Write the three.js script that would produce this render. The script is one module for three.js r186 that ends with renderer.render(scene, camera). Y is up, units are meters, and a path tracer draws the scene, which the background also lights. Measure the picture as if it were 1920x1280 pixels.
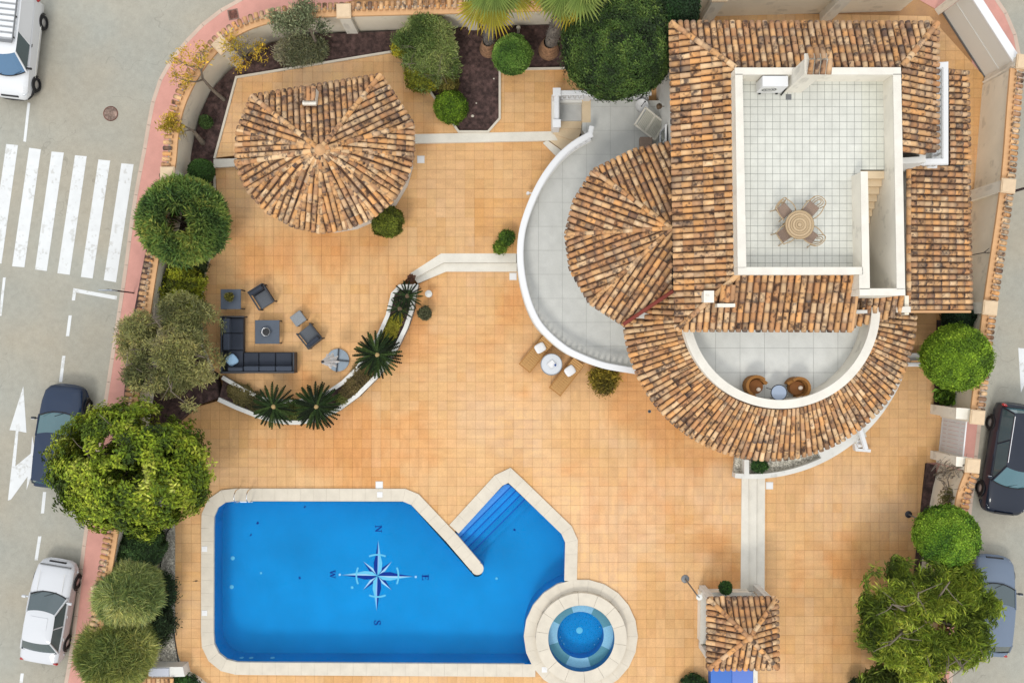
import * as THREE from 'three';
import { mergeGeometries, toCreasedNormals } from 'three/addons/utils/BufferGeometryUtils.js';
import { RoundedBoxGeometry } from 'three/addons/geometries/RoundedBoxGeometry.js';
import { FontLoader } from 'three/addons/loaders/FontLoader.js';
import { TextGeometry } from 'three/addons/geometries/TextGeometry.js';

// ---------------------------------------------------------------- camera, sky, sun, exposure
const S = 44, H = 36.36;                       // photograph pixels per metre on the ground, camera height in metres
const scene = new THREE.Scene();
const camera = new THREE.PerspectiveCamera(43.6028, 1.5, 1, 600);
camera.position.set(0, H, 0); camera.up.set(0, 0, -1); camera.lookAt(0, 0, 0);
const renderer = new THREE.WebGLRenderer({ antialias: true });
renderer.setSize(1024, 682);
renderer.toneMapping = THREE.LinearToneMapping;
renderer.toneMappingExposure = 1.34;
renderer.shadowMap.enabled = true; renderer.shadowMap.type = THREE.PCFSoftShadowMap;
{
  const w = 256, h = 128, d = new Float32Array(w * h * 4);
  for (let y = 0; y < h; y++) for (let x = 0; x < w; x++) {
    const el = ((y + .5) / h - .5) * Math.PI, s = Math.sin(el), az = x / w * Math.PI * 2;
    let L = s > 0 ? 1.08 * (1.7 + 1.3 * s) / 3 : .3;
    if (s > 0) L *= 1 + .07 * Math.sin(az * 3 + 4 * s) * Math.cos(s * 9) + .05 * Math.sin(az * 7 + s * 13) + .1 * Math.cos(el) * Math.cos(az - 1.3);
    const i = (y * w + x) * 4; d[i] = L * .97; d[i + 1] = L * 1.0; d[i + 2] = L * 1.04; d[i + 3] = 1;
  }
  const t = new THREE.DataTexture(d, w, h, THREE.RGBAFormat, THREE.FloatType);
  t.mapping = THREE.EquirectangularReflectionMapping; t.magFilter = THREE.LinearFilter; t.needsUpdate = true;
  scene.background = t; scene.environment = t;
}
const sun = new THREE.DirectionalLight(new THREE.Color(1, .95, .87), 1.0);
sun.position.set(-16, 60, 44); sun.castShadow = true; sun.shadow.radius = 26;
sun.shadow.camera.left = -30; sun.shadow.camera.right = 30; sun.shadow.camera.top = 30; sun.shadow.camera.bottom = -30; sun.shadow.camera.far = 160;
scene.add(sun, sun.target);

// ---------------------------------------------------------------- helpers
let seed = 12345;
const rnd = () => { seed = (seed + 0x6d2b79f5) | 0; let t = Math.imul(seed ^ (seed >>> 15), 1 | seed); t = (t + Math.imul(t ^ (t >>> 7), 61 | t)) ^ t; return ((t ^ (t >>> 14)) >>> 0) / 4294967296; };
const rr = (a, b) => a + (b - a) * rnd();
const pick = (a) => a[Math.floor(rnd() * a.length) % a.length];
const lerp = (a, b, t) => a + (b - a) * t, clamp = (x, a = 0, b = 1) => Math.min(b, Math.max(a, x));
const smooth = (a, b, x) => { const t = clamp((x - a) / (b - a)); return t * t * (3 - 2 * t); };
// where a point of the survey photograph lies in the place, once its height is known
const X = (px, h) => (px - 960) / S * (H - h) / H, Z = (py, h) => (py - 640) / S * (H - h) / H;
const V = (px, py, h = 0) => new THREE.Vector3(X(px, h), h, Z(py, h));
const P2 = (pts, h) => pts.map(([x, y]) => [X(x, h), Z(y, h)]);
const M = (px, h = 0) => px / S * (H - h) / H;                 // a length in photograph pixels at a height
const lin = (c) => { c /= 255; return c <= .04045 ? c / 12.92 : Math.pow((c + .055) / 1.055, 2.4); };
const KA = .74;
const A = (r, g, b, k = 1) => new THREE.Color().setRGB(lin(r) * KA * k, lin(g) * KA * k, lin(b) * KA * k);
const mat = (name, color, rough = .85, o = {}) => { const m = new THREE.MeshPhysicalMaterial({ color, roughness: rough, ...o }); if (o.map) { const g = Math.min(o.map.userData.gain, .96 / Math.max(m.color.r, m.color.g, m.color.b)); m.color.multiplyScalar(g); } m.name = name; return m; };

const used = {};
function numbered(n) { const k = used[n] = (used[n] ?? -1) + 1; return k ? n + '_' + String(k).padStart(3, '0') : n; }
function tag(o, label, category, group) { o.userData.label = label; o.userData.category = category; if (group) o.userData.group = group; return o; }
function thing(name, label, category, pos = [0, 0, 0], turn = 0, group) {
  const o = new THREE.Group(); o.name = numbered(name); scene.add(o); o.position.set(pos[0], pos[1], pos[2]); o.rotation.y = turn;
  return tag(o, label, category, group);
}
function part(name, geo, m, parent, pos, rot) {
  const g = Array.isArray(geo) ? mergeG(geo) : geo, o = new THREE.Mesh(g, m);
  o.name = name; o.castShadow = o.receiveShadow = true; parent.add(o);
  if (pos) o.position.set(...pos); if (rot) o.rotation.set(...rot);
  return o;
}
function struct(name, geo, m) { const o = part(numbered(name), geo, m, scene); o.userData.kind = 'structure'; return o; }
function solo(name, geo, m, label, category, group) { return tag(part(numbered(name), geo, m, scene), label, category, group); }
function mergeG(gs) {
  gs = gs.map((g) => { g = g.index ? g.toNonIndexed() : g; for (const k of Object.keys(g.attributes)) if (!['position', 'normal', 'uv'].includes(k)) { g = g.clone(); g.deleteAttribute(k); } return g; });
  return gs.length === 1 ? gs[0] : mergeGeometries(gs);
}
const G = {
  box: (w, h, d, x = 0, y = 0, z = 0, ry = 0) => new THREE.BoxGeometry(w, h, d).rotateY(ry).translate(x, y, z),
  rbox: (w, h, d, r, x = 0, y = 0, z = 0, ry = 0) => new RoundedBoxGeometry(w, h, d, 2, Math.min(r, w / 2.01, h / 2.01, d / 2.01)).rotateY(ry).translate(x, y, z),
  cyl: (r0, r1, h, n = 20, x = 0, y = 0, z = 0) => new THREE.CylinderGeometry(r0, r1, h, n).translate(x, y, z),
  sph: (r, x = 0, y = 0, z = 0, n = 14) => new THREE.SphereGeometry(r, n, Math.ceil(n * .7)).translate(x, y, z),
  lathe: (pts, n = 24) => new THREE.LatheGeometry(pts.map(([a, b]) => new THREE.Vector2(a, b)), n),
  bar: (a, b, r, r2 = r, n = 7) => { const v = new THREE.Vector3().subVectors(b, a), L = v.length(); return new THREE.CylinderGeometry(r2, r, L, n).translate(0, L / 2, 0).applyQuaternion(new THREE.Quaternion().setFromUnitVectors(new THREE.Vector3(0, 1, 0), v.normalize())).translate(a.x, a.y, a.z); },
  torus: (R, r, n = 24) => new THREE.TorusGeometry(R, r, 8, n).rotateX(Math.PI / 2),
};
// triangles collected into one geometry, with a colour per vertex
class TB {
  constructor() { this.p = []; this.u = []; this.c = []; this.n = []; }
  tri(a, b, c, col, uv, nn) {
    const ux = b[0] - a[0], uy = b[1] - a[1], uz = b[2] - a[2], vx = c[0] - a[0], vy = c[1] - a[1], vz = c[2] - a[2];
    let nx = uy * vz - uz * vy, ny = uz * vx - ux * vz, nz = ux * vy - uy * vx; const l = Math.hypot(nx, ny, nz) || 1;
    this.p.push(...a, ...b, ...c);
    if (nn) this.n.push(...nn[0], ...nn[1], ...nn[2]); else for (let i = 0; i < 3; i++) this.n.push(nx / l, ny / l, nz / l);
    if (uv) this.u.push(...uv[0], ...uv[1], ...uv[2]); else this.u.push(a[0], -a[2], b[0], -b[2], c[0], -c[2]);
    const k = col ?? [1, 1, 1]; for (let i = 0; i < 3; i++) { const q = Array.isArray(k[0]) ? k[i] : k; this.c.push(q[0], q[1], q[2]); }
  }
  quad(a, b, c, d, col, uv, nn) { const s = (v, i) => v && [v[i[0]], v[i[1]], v[i[2]]]; this.tri(a, b, c, Array.isArray(col?.[0]) ? s(col, [0, 1, 2]) : col, s(uv, [0, 1, 2]), s(nn, [0, 1, 2])); this.tri(a, c, d, Array.isArray(col?.[0]) ? s(col, [0, 2, 3]) : col, s(uv, [0, 2, 3]), s(nn, [0, 2, 3])); }
  geo() {
    const g = new THREE.BufferGeometry();
    g.setAttribute('position', new THREE.Float32BufferAttribute(this.p, 3)); g.setAttribute('normal', new THREE.Float32BufferAttribute(this.n, 3));
    g.setAttribute('uv', new THREE.Float32BufferAttribute(this.u, 2)); g.setAttribute('color', new THREE.Float32BufferAttribute(this.c, 3));
    return g;
  }
}
const area2 = (p) => { let a = 0; for (let i = 0; i < p.length; i++) { const q = p[(i + 1) % p.length]; a += p[i][0] * q[1] - q[0] * p[i][1]; } return a / 2; };
// a flat slab: outline in plan (x, z), from y0 up to y1 (numbers or functions of x, z)
function slab(tb, poly, y0, y1, col, sides = true, bottom = false) {
  if (area2(poly) > 0) poly = poly.slice().reverse();
  const f0 = typeof y0 === 'function' ? y0 : () => y0, f1 = typeof y1 === 'function' ? y1 : () => y1;
  const v = poly.map(([x, z]) => new THREE.Vector2(x, z)), tr = THREE.ShapeUtils.triangulateShape(v, []);
  for (const [i, j, k] of tr) {
    const q = [i, j, k].map((m) => [poly[m][0], f1(...poly[m]), poly[m][1]]);
    const up = (q[1][2] - q[0][2]) * (q[2][0] - q[0][0]) - (q[1][0] - q[0][0]) * (q[2][2] - q[0][2]);
    if (up > 0) tb.tri(q[0], q[1], q[2], col); else tb.tri(q[0], q[2], q[1], col);
    if (bottom) { const b = [i, j, k].map((m) => [poly[m][0], f0(...poly[m]), poly[m][1]]); if (up > 0) tb.tri(b[0], b[2], b[1], col); else tb.tri(b[0], b[1], b[2], col); }
  }
  if (sides) { let s = 0; for (let i = 0; i < poly.length; i++) {
    const a = poly[i], b = poly[(i + 1) % poly.length], L = Math.hypot(b[0] - a[0], b[1] - a[1]);
    const a0 = f0(...a), b0 = f0(...b), a1 = f1(...a), b1 = f1(...b);
    tb.quad([a[0], a0, a[1]], [b[0], b0, b[1]], [b[0], b1, b[1]], [a[0], a1, a[1]], col, [[s, a0], [s + L, b0], [s + L, b1], [s, a1]]);
    s += L;
  } }
  return tb;
}
// an outline with holes as triangles in plan; a sheet or slab made of them
const tris = (outer, holes = []) => { const v = (p) => p.map(([x, z]) => new THREE.Vector2(x, z)), all = [outer, ...holes].flat(); return THREE.ShapeUtils.triangulateShape(v(outer), holes.map(v)).map((t) => t.map((i) => all[i])); };
function sheetG(outer, holes, y) { const tb = new TB(); for (const t of tris(outer, holes)) slab(tb, t, y, y, undefined, false); return tb.geo(); }
const slabG = (poly, y0, y1, o = {}) => slab(new TB(), poly, y0, y1, undefined, o.sides ?? true, o.bottom).geo();
// offsets of an open or closed plan path
function offset(path, d, closed = false) {
  return path.map((p, i) => {
    const n = path.length, a = closed ? path[(i + n - 1) % n] : path[Math.max(0, i - 1)], b = closed ? path[(i + 1) % n] : path[Math.min(n - 1, i + 1)];
    const dir = (u, v) => { const l = Math.hypot(v[0] - u[0], v[1] - u[1]) || 1; return [(v[0] - u[0]) / l, (v[1] - u[1]) / l]; };
    const d1 = a === p ? dir(p, b) : dir(a, p), d2 = b === p ? d1 : dir(p, b), t = [d1[0] + d2[0], d1[1] + d2[1]], l = Math.hypot(...t) || 1;
    const nx = -t[1] / l, nz = t[0] / l, k = 1 / Math.max(.4, (d1[0] * t[0] + d1[1] * t[1]) / l);
    return [p[0] + nx * d * k, p[1] + nz * d * k];
  });
}
function band(tb, path, d0, d1, y0, y1, col, closed = false) {
  const a = offset(path, d0, closed), b = offset(path, d1, closed), n = path.length; let s0 = 0;
  for (let i = 0; i < (closed ? n : n - 1); i++) { const j = (i + 1) % n; slab(tb, [a[i], a[j], b[j], b[i]], y0, y1, col, false);
    const q = (u, v) => { const L = Math.hypot(v[0] - u[0], v[1] - u[1]); tb.quad([u[0], y0, u[1]], [v[0], y0, v[1]], [v[0], y1, v[1]], [u[0], y1, u[1]], col, [[s0, y0], [s0 + L, y0], [s0 + L, y1], [s0, y1]]); };
    const s = (d1 > d0) ? 1 : -1; if (s > 0) { q(a[j], a[i]); q(b[i], b[j]); } else { q(a[i], a[j]); q(b[j], b[i]); } s0 += Math.hypot(path[j][0] - path[i][0], path[j][1] - path[i][1]); }
  if (!closed) { const e = (u, v) => tb.quad([u[0], y0, u[1]], [v[0], y0, v[1]], [v[0], y1, v[1]], [u[0], y1, u[1]], col); if (d1 > d0) { e(a[0], b[0]); e(b[n - 1], a[n - 1]); } else { e(b[0], a[0]); e(a[n - 1], b[n - 1]); } }
  return tb;
}
const bandG = (path, d0, d1, y0, y1, closed) => band(new TB(), path, d0, d1, y0, y1, undefined, closed).geo();
function resample(path, step, closed = false) {
  const pts = closed ? [...path, path[0]] : path, L = [0];
  for (let i = 1; i < pts.length; i++) L.push(L[i - 1] + Math.hypot(pts[i][0] - pts[i - 1][0], pts[i][1] - pts[i - 1][1]));
  const T = L.at(-1), n = Math.max(1, Math.round(T / step)), out = [];
  for (let k = 0; k <= (closed ? n - 1 : n); k++) { const s = k / n * T; let i = 1; while (i < L.length - 1 && L[i] < s) i++; const t = (s - L[i - 1]) / (L[i] - L[i - 1] || 1); out.push([lerp(pts[i - 1][0], pts[i][0], t), lerp(pts[i - 1][1], pts[i][1], t)]); }
  return out;
}
function spline(pts, n = 6, closed = false) { const c = new THREE.CatmullRomCurve3(pts.map(([x, z]) => new THREE.Vector3(x, 0, z)), closed, 'centripetal'); return c.getPoints((pts.length - (closed ? 0 : 1)) * n).slice(0, closed ? -1 : undefined).map((v) => [v.x, v.z]); }
const arc = (cx, cz, r, a0, a1, n) => Array.from({ length: n + 1 }, (_, i) => { const a = lerp(a0, a1, i / n); return [cx + r * Math.cos(a), cz + r * Math.sin(a)]; });
const RAD = Math.PI / 180;
function inPoly(x, z, p) { let c = false; for (let i = 0, j = p.length - 1; i < p.length; j = i++) if ((p[i][1] > z) !== (p[j][1] > z) && x < (p[j][0] - p[i][0]) * (z - p[i][1]) / (p[j][1] - p[i][1]) + p[i][0]) c = !c; return c; }
function clipRect(poly, x0, z0, x1, z1) {
  let p = poly;
  for (const [ax, v, s] of [[0, x0, 1], [0, x1, -1], [1, z0, 1], [1, z1, -1]]) {
    const out = []; if (!p.length) return p;
    for (let i = 0; i < p.length; i++) {
      const a = p[i], b = p[(i + 1) % p.length], da = (a[ax] - v) * s, db = (b[ax] - v) * s;
      if (da >= 0) out.push(a);
      if ((da >= 0) !== (db >= 0)) { const t = da / (da - db); out.push([lerp(a[0], b[0], t), lerp(a[1], b[1], t)]); }
    }
    p = out;
  }
  const q = []; for (const a of p) { const b = q.at(-1); if (!b || Math.hypot(a[0] - b[0], a[1] - b[1]) > 1e-4) q.push(a); }
  if (q.length > 1 && Math.hypot(q[0][0] - q.at(-1)[0], q[0][1] - q.at(-1)[1]) < 1e-4) q.pop();
  return q;
}
const rot2 = (p, a) => p.map(([x, z]) => [x * Math.cos(a) - z * Math.sin(a), x * Math.sin(a) + z * Math.cos(a)]);
// tiles laid in a plan outline: the nearest ones as parts, the rest joined
function tileField(poly, o) {
  const { size = .4, gap = .012, y, th = .012, angle = 0, name = 'paving_tile', rest = 'paving_tiles', parent, m, max = 300, color = () => [1, 1, 1], ox = 0, oz = 0, sizez = size, hide, holes = [] } = o;
  const rp = rot2(poly, -angle), tr = tris(poly, holes).map((t) => { const r = rot2(t, -angle), a = r.map((p) => p[0]), b = r.map((p) => p[1]); return [r, Math.min(...a), Math.max(...a), Math.min(...b), Math.max(...b)]; }), xs = rp.map((p) => p[0]), zs = rp.map((p) => p[1]), full = (size - gap) * (sizez - gap), cells = [];
  for (let i = Math.floor((Math.min(...xs) - ox) / size); i * size + ox < Math.max(...xs); i++) for (let k = Math.floor((Math.min(...zs) - oz) / sizez); k * sizez + oz < Math.max(...zs); k++) {
    const x0 = i * size + ox + gap / 2, z0 = k * sizez + oz + gap / 2, x1 = x0 + size - gap, z1 = z0 + sizez - gap, c = [];
    let a = 0; for (const [t, a0, a1, b0, b1] of tr) { if (a0 > x1 || a1 < x0 || b0 > z1 || b1 < z0) continue; const q = clipRect(t, x0, z0, x1, z1); if (q.length < 3) continue; const s = Math.abs(area2(q)); if (s > 1e-5) { a += s; c.push(q); } }
    if (a < .0015) continue;
    const w = rot2([[x0 + size / 2, z0 + sizez / 2]], angle)[0];
    cells.push({ p: a > .995 * full ? [rot2([[x0, z0], [x1, z0], [x1, z1], [x0, z1]], angle)] : c.map((q) => rot2(q, angle)), a, w, d: (a > .98 * full ? 0 : 50) + Math.hypot(...w) + (hide?.(w) ? 100 : 0) });
  }
  cells.sort((a, b) => a.d - b.d);
  const tb = new TB();
  cells.forEach((c, n) => {
    const k = color(c.w), dy = rr(-.0015, .0015), t = n < max ? new TB() : tb;
    for (const q of c.p) slab(t, q, y - th, y + dy, k, c.p.length === 1);
    if (n < max) part(name, t.geo(), m, parent);
  });
  if (tb.p.length) { const r = part(rest, tb.geo(), m, parent); r.userData.kind = 'stuff'; }
}
// ---------------------------------------------------------------- procedural textures
const hash = (x, y, s) => { let h = Math.imul(x, 374761393) ^ Math.imul(y, 668265263) ^ Math.imul(s, 1274126177); h = Math.imul(h ^ (h >>> 13), 1274126177); return ((h ^ (h >>> 16)) >>> 0) / 4294967296; };
function vnoise(x, y, per, s) {               // value noise that repeats after per cells
  const xi = Math.floor(x), yi = Math.floor(y), fx = x - xi, fy = y - yi, u = fx * fx * (3 - 2 * fx), v = fy * fy * (3 - 2 * fy), w = (a) => ((a % per) + per) % per;
  const h = (a, b) => hash(w(a), w(b), s);
  return lerp(lerp(h(xi, yi), h(xi + 1, yi), u), lerp(h(xi, yi + 1), h(xi + 1, yi + 1), u), v);
}
const fbm = (u, v, f, oct, s) => { let a = 0, k = .5, t = 0; for (let i = 0; i < oct; i++) { a += k * vnoise(u * f, v * f, f, s + i); t += k; f *= 2; k *= .55; } return a / t; };
function tex(n, fn, metres, srgb = true, n2 = n) {
  const d = new Uint8Array(n * n2 * 4); let sum = 0;
  for (let y = 0; y < n2; y++) for (let x = 0; x < n; x++) { const c = fn((x + .5) / n, (y + .5) / n2), i = (y * n + x) * 4; d[i] = clamp(c[0], 0, 255); d[i + 1] = clamp(c[1], 0, 255); d[i + 2] = clamp(c[2], 0, 255); d[i + 3] = 255; if (srgb) sum += lin(d[i]) * .3 + lin(d[i + 1]) * .6 + lin(d[i + 2]) * .1; }
  const t = new THREE.DataTexture(d, n, n2); t.wrapS = t.wrapT = THREE.RepeatWrapping; t.magFilter = t.minFilter = THREE.LinearFilter;
  if (srgb) t.colorSpace = THREE.SRGBColorSpace; t.repeat.set(1 / metres, 1 / metres); t.needsUpdate = true; t.userData.gain = srgb ? n * n2 / sum : 1; return t;
}
const grey = (n, metres, fn, srgb = true) => tex(n, (u, v) => { const g = fn(u, v); return [g, g, g]; }, metres, srgb);
const T = {};
T.speck = grey(512, 2.6, (u, v) => 230 + 22 * (fbm(u, v, 8, 5, 3) - .5) + 22 * (hash(u * 512 | 0, v * 512 | 0, 9) - .5));
T.paint = tex(512, (u, v) => { const w = smooth(.55, .75, fbm(u, v, 22, 4, 401)) * smooth(.4, .7, fbm(u, v, 5, 3, 411)), g = 238 + 14 * (fbm(u, v, 9, 4, 421) - .5) - 24 * w; return [g, g - 2 * w, g - 6 * w]; }, 3.1);
T.wall = grey(512, 4, (u, v) => 232 + 26 * (fbm(u, v, 4, 5, 33) - .5) - 22 * smooth(.6, .8, fbm(u, v, 9, 4, 55)) + 8 * (hash(u * 512 | 0, v * 512 | 0, 4) - .5));
T.road = tex(1024, (u, v) => {
  const a = fbm(u, v, 3, 6, 21), b = fbm(u, v, 64, 3, 5), s = hash(u * 1024 | 0, v * 1024 | 0, 2);
  let g = 208 + 18 * (a - .5) + 16 * (b - .5) + 22 * (s - .5); if (s > .998) g -= 60; const cr = Math.abs(fbm(u, v, 4, 5, 301) - .5); if (cr < .0035 && fbm(u, v, 3, 2, 311) > .56) g -= 14;
  const wm = fbm(u, v, 5, 3, 77) - .5; return [g + 12 * wm, g, g - 12 * wm];
}, 11);
T.bump = grey(512, 1.1, (u, v) => 128 + 110 * (fbm(u, v, 32, 3, 15) - .5) + 40 * (hash(u * 512 | 0, v * 512 | 0, 6) - .5), false);
T.soil = tex(512, (u, v) => { const a = fbm(u, v, 24, 4, 8), b = fbm(u, v, 5, 3, 19), s = hash(u * 512 | 0, v * 512 | 0, 7); const g = 150 + 150 * (a - .5) + 50 * (b - .5) + (s > .992 ? 70 : 40 * (s - .5)); return [g, g * .97, g * .97]; }, 3);
T.roof = tex(1024, (u, v) => {
  const a = fbm(u, v, 9, 4, 41), b = fbm(u, v, 26, 4, 52), c = fbm(u, v, 5, 3, 63), s = hash(u * 1024 | 0, v * 1024 | 0, 8);
  const dark = smooth(.46, .72, b * .45 + a * .55), pale = smooth(.6, .78, fbm(u, v, 18, 3, 71)), g = 235 + 50 * (c - .5) + 22 * (s - .5);
  const k = 1 - .55 * dark; return [g * k + 8 * pale, g * k * (1 - .03 * pale) + 22 * pale, g * k + 34 * pale + 12 * dark];
}, 2.4);
T.grain = grey(256, .6, (u, v) => 225 + 40 * (fbm(u, v, 4, 2, 3) - .5) + 40 * (vnoise(u * 4, v * 90, 90, 5) - .5));
T.weave = grey(256, .12, (u, v) => 215 + 38 * Math.sin(u * Math.PI * 24) * Math.sin(v * Math.PI * 24) + 16 * (hash(u * 256 | 0, v * 256 | 0, 3) - .5));
T.bark = grey(256, .5, (u, v) => 190 + 110 * (fbm(u, v, 10, 4, 13) - .5) + 40 * (vnoise(u * 40, v * 6, 40, 6) - .5));
// the paving: one stain map over the whole plot, 48 m, so that nothing repeats
T.deck = tex(2048, (u, v) => {
  const big = fbm(u, v, 7, 4, 101), mid = fbm(u, v, 22, 4, 111), sx = vnoise(u * 360, v * 110, 360, 121), sy = vnoise(u * 110, v * 360, 360, 122), fine = hash(u * 2048 | 0, v * 2048 | 0, 5);
  const wet = smooth(.53, .68, big * .6 + mid * .4), pale = smooth(.52, .7, fbm(u, v, 13, 4, 131));
  const blk = vnoise(u * 16, v * 16, 16, 140) > .5 ? sx : sy;
  const g = 232 + 22 * (mid - .5) + 16 * (blk - .5) + 18 * (fine - .5);
  return [g + 2 - 8 * wet + 4 * pale, g - 26 * wet + 9 * pale, g - 46 * wet + 26 * pale];
}, 48);
T.pool = tex(1024, (u, v) => { const a = fbm(u, v, 4, 4, 201), b = fbm(u, v, 12, 3, 211), s = hash(u * 512 | 0, v * 512 | 0, 3); const g = 222 + 24 * (a - .5) + 14 * (b - .5) + 26 * (s - .5); return [g - 25 * (a - .5), g, g + 6]; }, 9);
T.gravel = tex(512, (u, v) => { const a = fbm(u, v, 48, 3, 91), s = hash(u * 256 | 0, v * 256 | 0, 17); const g = 195 + 190 * (a - .5) + 70 * (s - .5); return [g, g, g * .97]; }, 2.2);

// ---------------------------------------------------------------- materials
const white = [238, 236, 229];
const MT = {
  road: mat('asphalt', A(178, 174, 160), .95, { map: T.road, bumpMap: T.bump, bumpScale: .004 }),
  paint: mat('road paint', A(236, 238, 238), .8, { map: T.paint }),
  walk: mat('red pavement', A(222, 162, 148), .9, { map: T.speck }),
  walkJoint: mat('pavement joint', A(190, 130, 118), .95),
  kerb: mat('kerb stone', A(214, 190, 172), .9, { map: T.speck }),
  ground: mat('earth', A(170, 160, 140), 1, { map: T.road }),
  deck: mat('terracotta paving', A(230, 182, 124), .72, { map: T.deck, vertexColors: true }),
  deckJoint: mat('paving joint', A(184, 139, 92), .95, { map: T.deck }),
  step: mat('white stone step', A(236, 230, 216), .8, { map: T.speck }),
  coping: mat('pool stone', A(226, 216, 198), .8, { map: T.speck }),
  stucco: mat('cream render', A(...white), .92, { map: T.wall }),
  stucco2: mat('beige render', A(236, 226, 206, 1.2), .92, { map: T.wall }),
  cream: mat('pale cream render', A(240, 234, 220, 1.15), .9, { map: T.wall }),
  white: mat('white paint', A(244, 244, 244), .6),
  grey: mat('grey terrace slab', A(204, 205, 202), .8, { map: T.speck }),
  greyJoint: mat('slab joint', A(168, 168, 162), .9),
  tilew: mat('white floor tile', A(226, 226, 216), .55, { map: T.speck, vertexColors: true }),
  grout: mat('grey grout', A(150, 152, 146), .95),
  roof: mat('clay roof tile', A(255, 255, 255, 1.0), .9, { map: T.roof, vertexColors: true }),
  under: mat('clay roof bed', A(104, 74, 54), .95, { map: T.roof }),
  mortar: mat('orange mortar', A(228, 178, 128), .95, { map: T.speck }),
  soil: mat('dark bark mulch', A(84, 66, 62), 1, { map: T.soil, bumpMap: T.bump, bumpScale: .03 }),
  gravel: mat('pale gravel', A(196, 190, 180), 1, { map: T.gravel, bumpMap: T.bump, bumpScale: .03 }),
  pool: mat('blue pool mosaic', A(0, 146, 210), .6, { map: T.pool, specularIntensity: .1 }),
  poolStep: mat('pale blue pool mosaic', A(84, 156, 226), .6, { map: T.pool, specularIntensity: .1 }),
  water: mat('water', new THREE.Color(.93, .975, 1), 0.02, { transmission: 1, thickness: 0, ior: 1.33, specularIntensity: .35 }),
  navy: mat('navy mosaic', A(0, 52, 146), .6, { specularIntensity: .1 }), sky: mat('light blue mosaic', A(112, 206, 238), .5), pale: mat('pale mosaic', A(172, 216, 244), .5), lavender: mat('lavender mosaic', A(150, 196, 240), .5),
  chrome: mat('polished steel', new THREE.Color(.75, .75, .76), .2, { metalness: 1 }),
  steel: mat('grey metal', A(132, 134, 136), .5, { metalness: .4 }),
  dark: mat('dark metal', A(46, 50, 58), .5), black: mat('black plastic', A(26, 26, 28), .6),
  char: mat('charcoal cushion', A(54, 60, 72), .95, { map: T.weave }),
  char2: mat('grey cushion', A(96, 100, 106), .95, { map: T.weave }),
  slate: mat('slate grey table', A(82, 92, 106), .6, { map: T.speck }),
  cushBlue: mat('pale blue cushion', A(160, 196, 226), .95, { map: T.weave }),
  wood: mat('teak', A(182, 128, 62), .7, { map: T.grain }), wood2: mat('teak slat', A(196, 148, 86), .7, { map: T.grain }),
  wicker: mat('brown wicker', A(150, 100, 40), .85, { map: T.weave }), rattan: mat('pale rattan', A(190, 164, 128), .85, { map: T.weave }), taupe: mat('taupe cushion', A(158, 136, 120), .95, { map: T.weave }),
  cloth: mat('white cloth', A(246, 246, 246), .95), glassTop: mat('grey blue table top', A(160, 174, 194), .3),
  terra: mat('terracotta pot', A(150, 88, 58), .9), blue: mat('blue plastic', A(64, 122, 214), .5), blue2: mat('light blue fabric', A(108, 142, 226), .8),
  red: mat('red brown flashing', A(128, 42, 20), .7), manhole: mat('iron cover', A(138, 120, 108), .9, { map: T.soil }), manhole2: mat('rusty iron cover', A(112, 74, 62), .9, { map: T.soil }),
  bark: mat('grey bark', A(130, 118, 104), 1, { map: T.bark }), barkBrown: mat('brown bark', A(104, 84, 64), 1, { map: T.bark }), palmBark: mat('palm bark', A(120, 112, 104), 1, { map: T.bark }),
  leaf: mat('leaves', new THREE.Color(1, 1, 1), .75, { transmission: .22, side: THREE.DoubleSide, vertexColors: true, specularIntensity: .5 }),
  leafIn: mat('leaf', new THREE.Color(1, 1, 1), .7, { transmission: .2, side: THREE.DoubleSide, vertexColors: true, specularIntensity: .5 }),
  gateGrey: mat('light grey gate panel', A(236, 235, 228), .6), gateWhite: mat('white gate slat', A(226, 228, 232), .6),
  tyre: mat('tyre rubber', A(34, 34, 36), .9), rim: mat('alloy rim', new THREE.Color(.5, .5, .52), .35, { metalness: .9 }),
  glass: mat('tinted car glass', new THREE.Color(.05, .08, .09), .08, { clearcoat: 1, clearcoatRoughness: .03 }), glassBlue: mat('blue tinted glass', new THREE.Color(.06, .15, .27), .1, { clearcoat: 1, clearcoatRoughness: .03 }),
  lamp: mat('clear lamp lens', A(214, 220, 226), .15, { clearcoat: 1 }), tail: mat('red lamp lens', A(180, 18, 18), .2, { clearcoat: 1 }),
};
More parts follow.
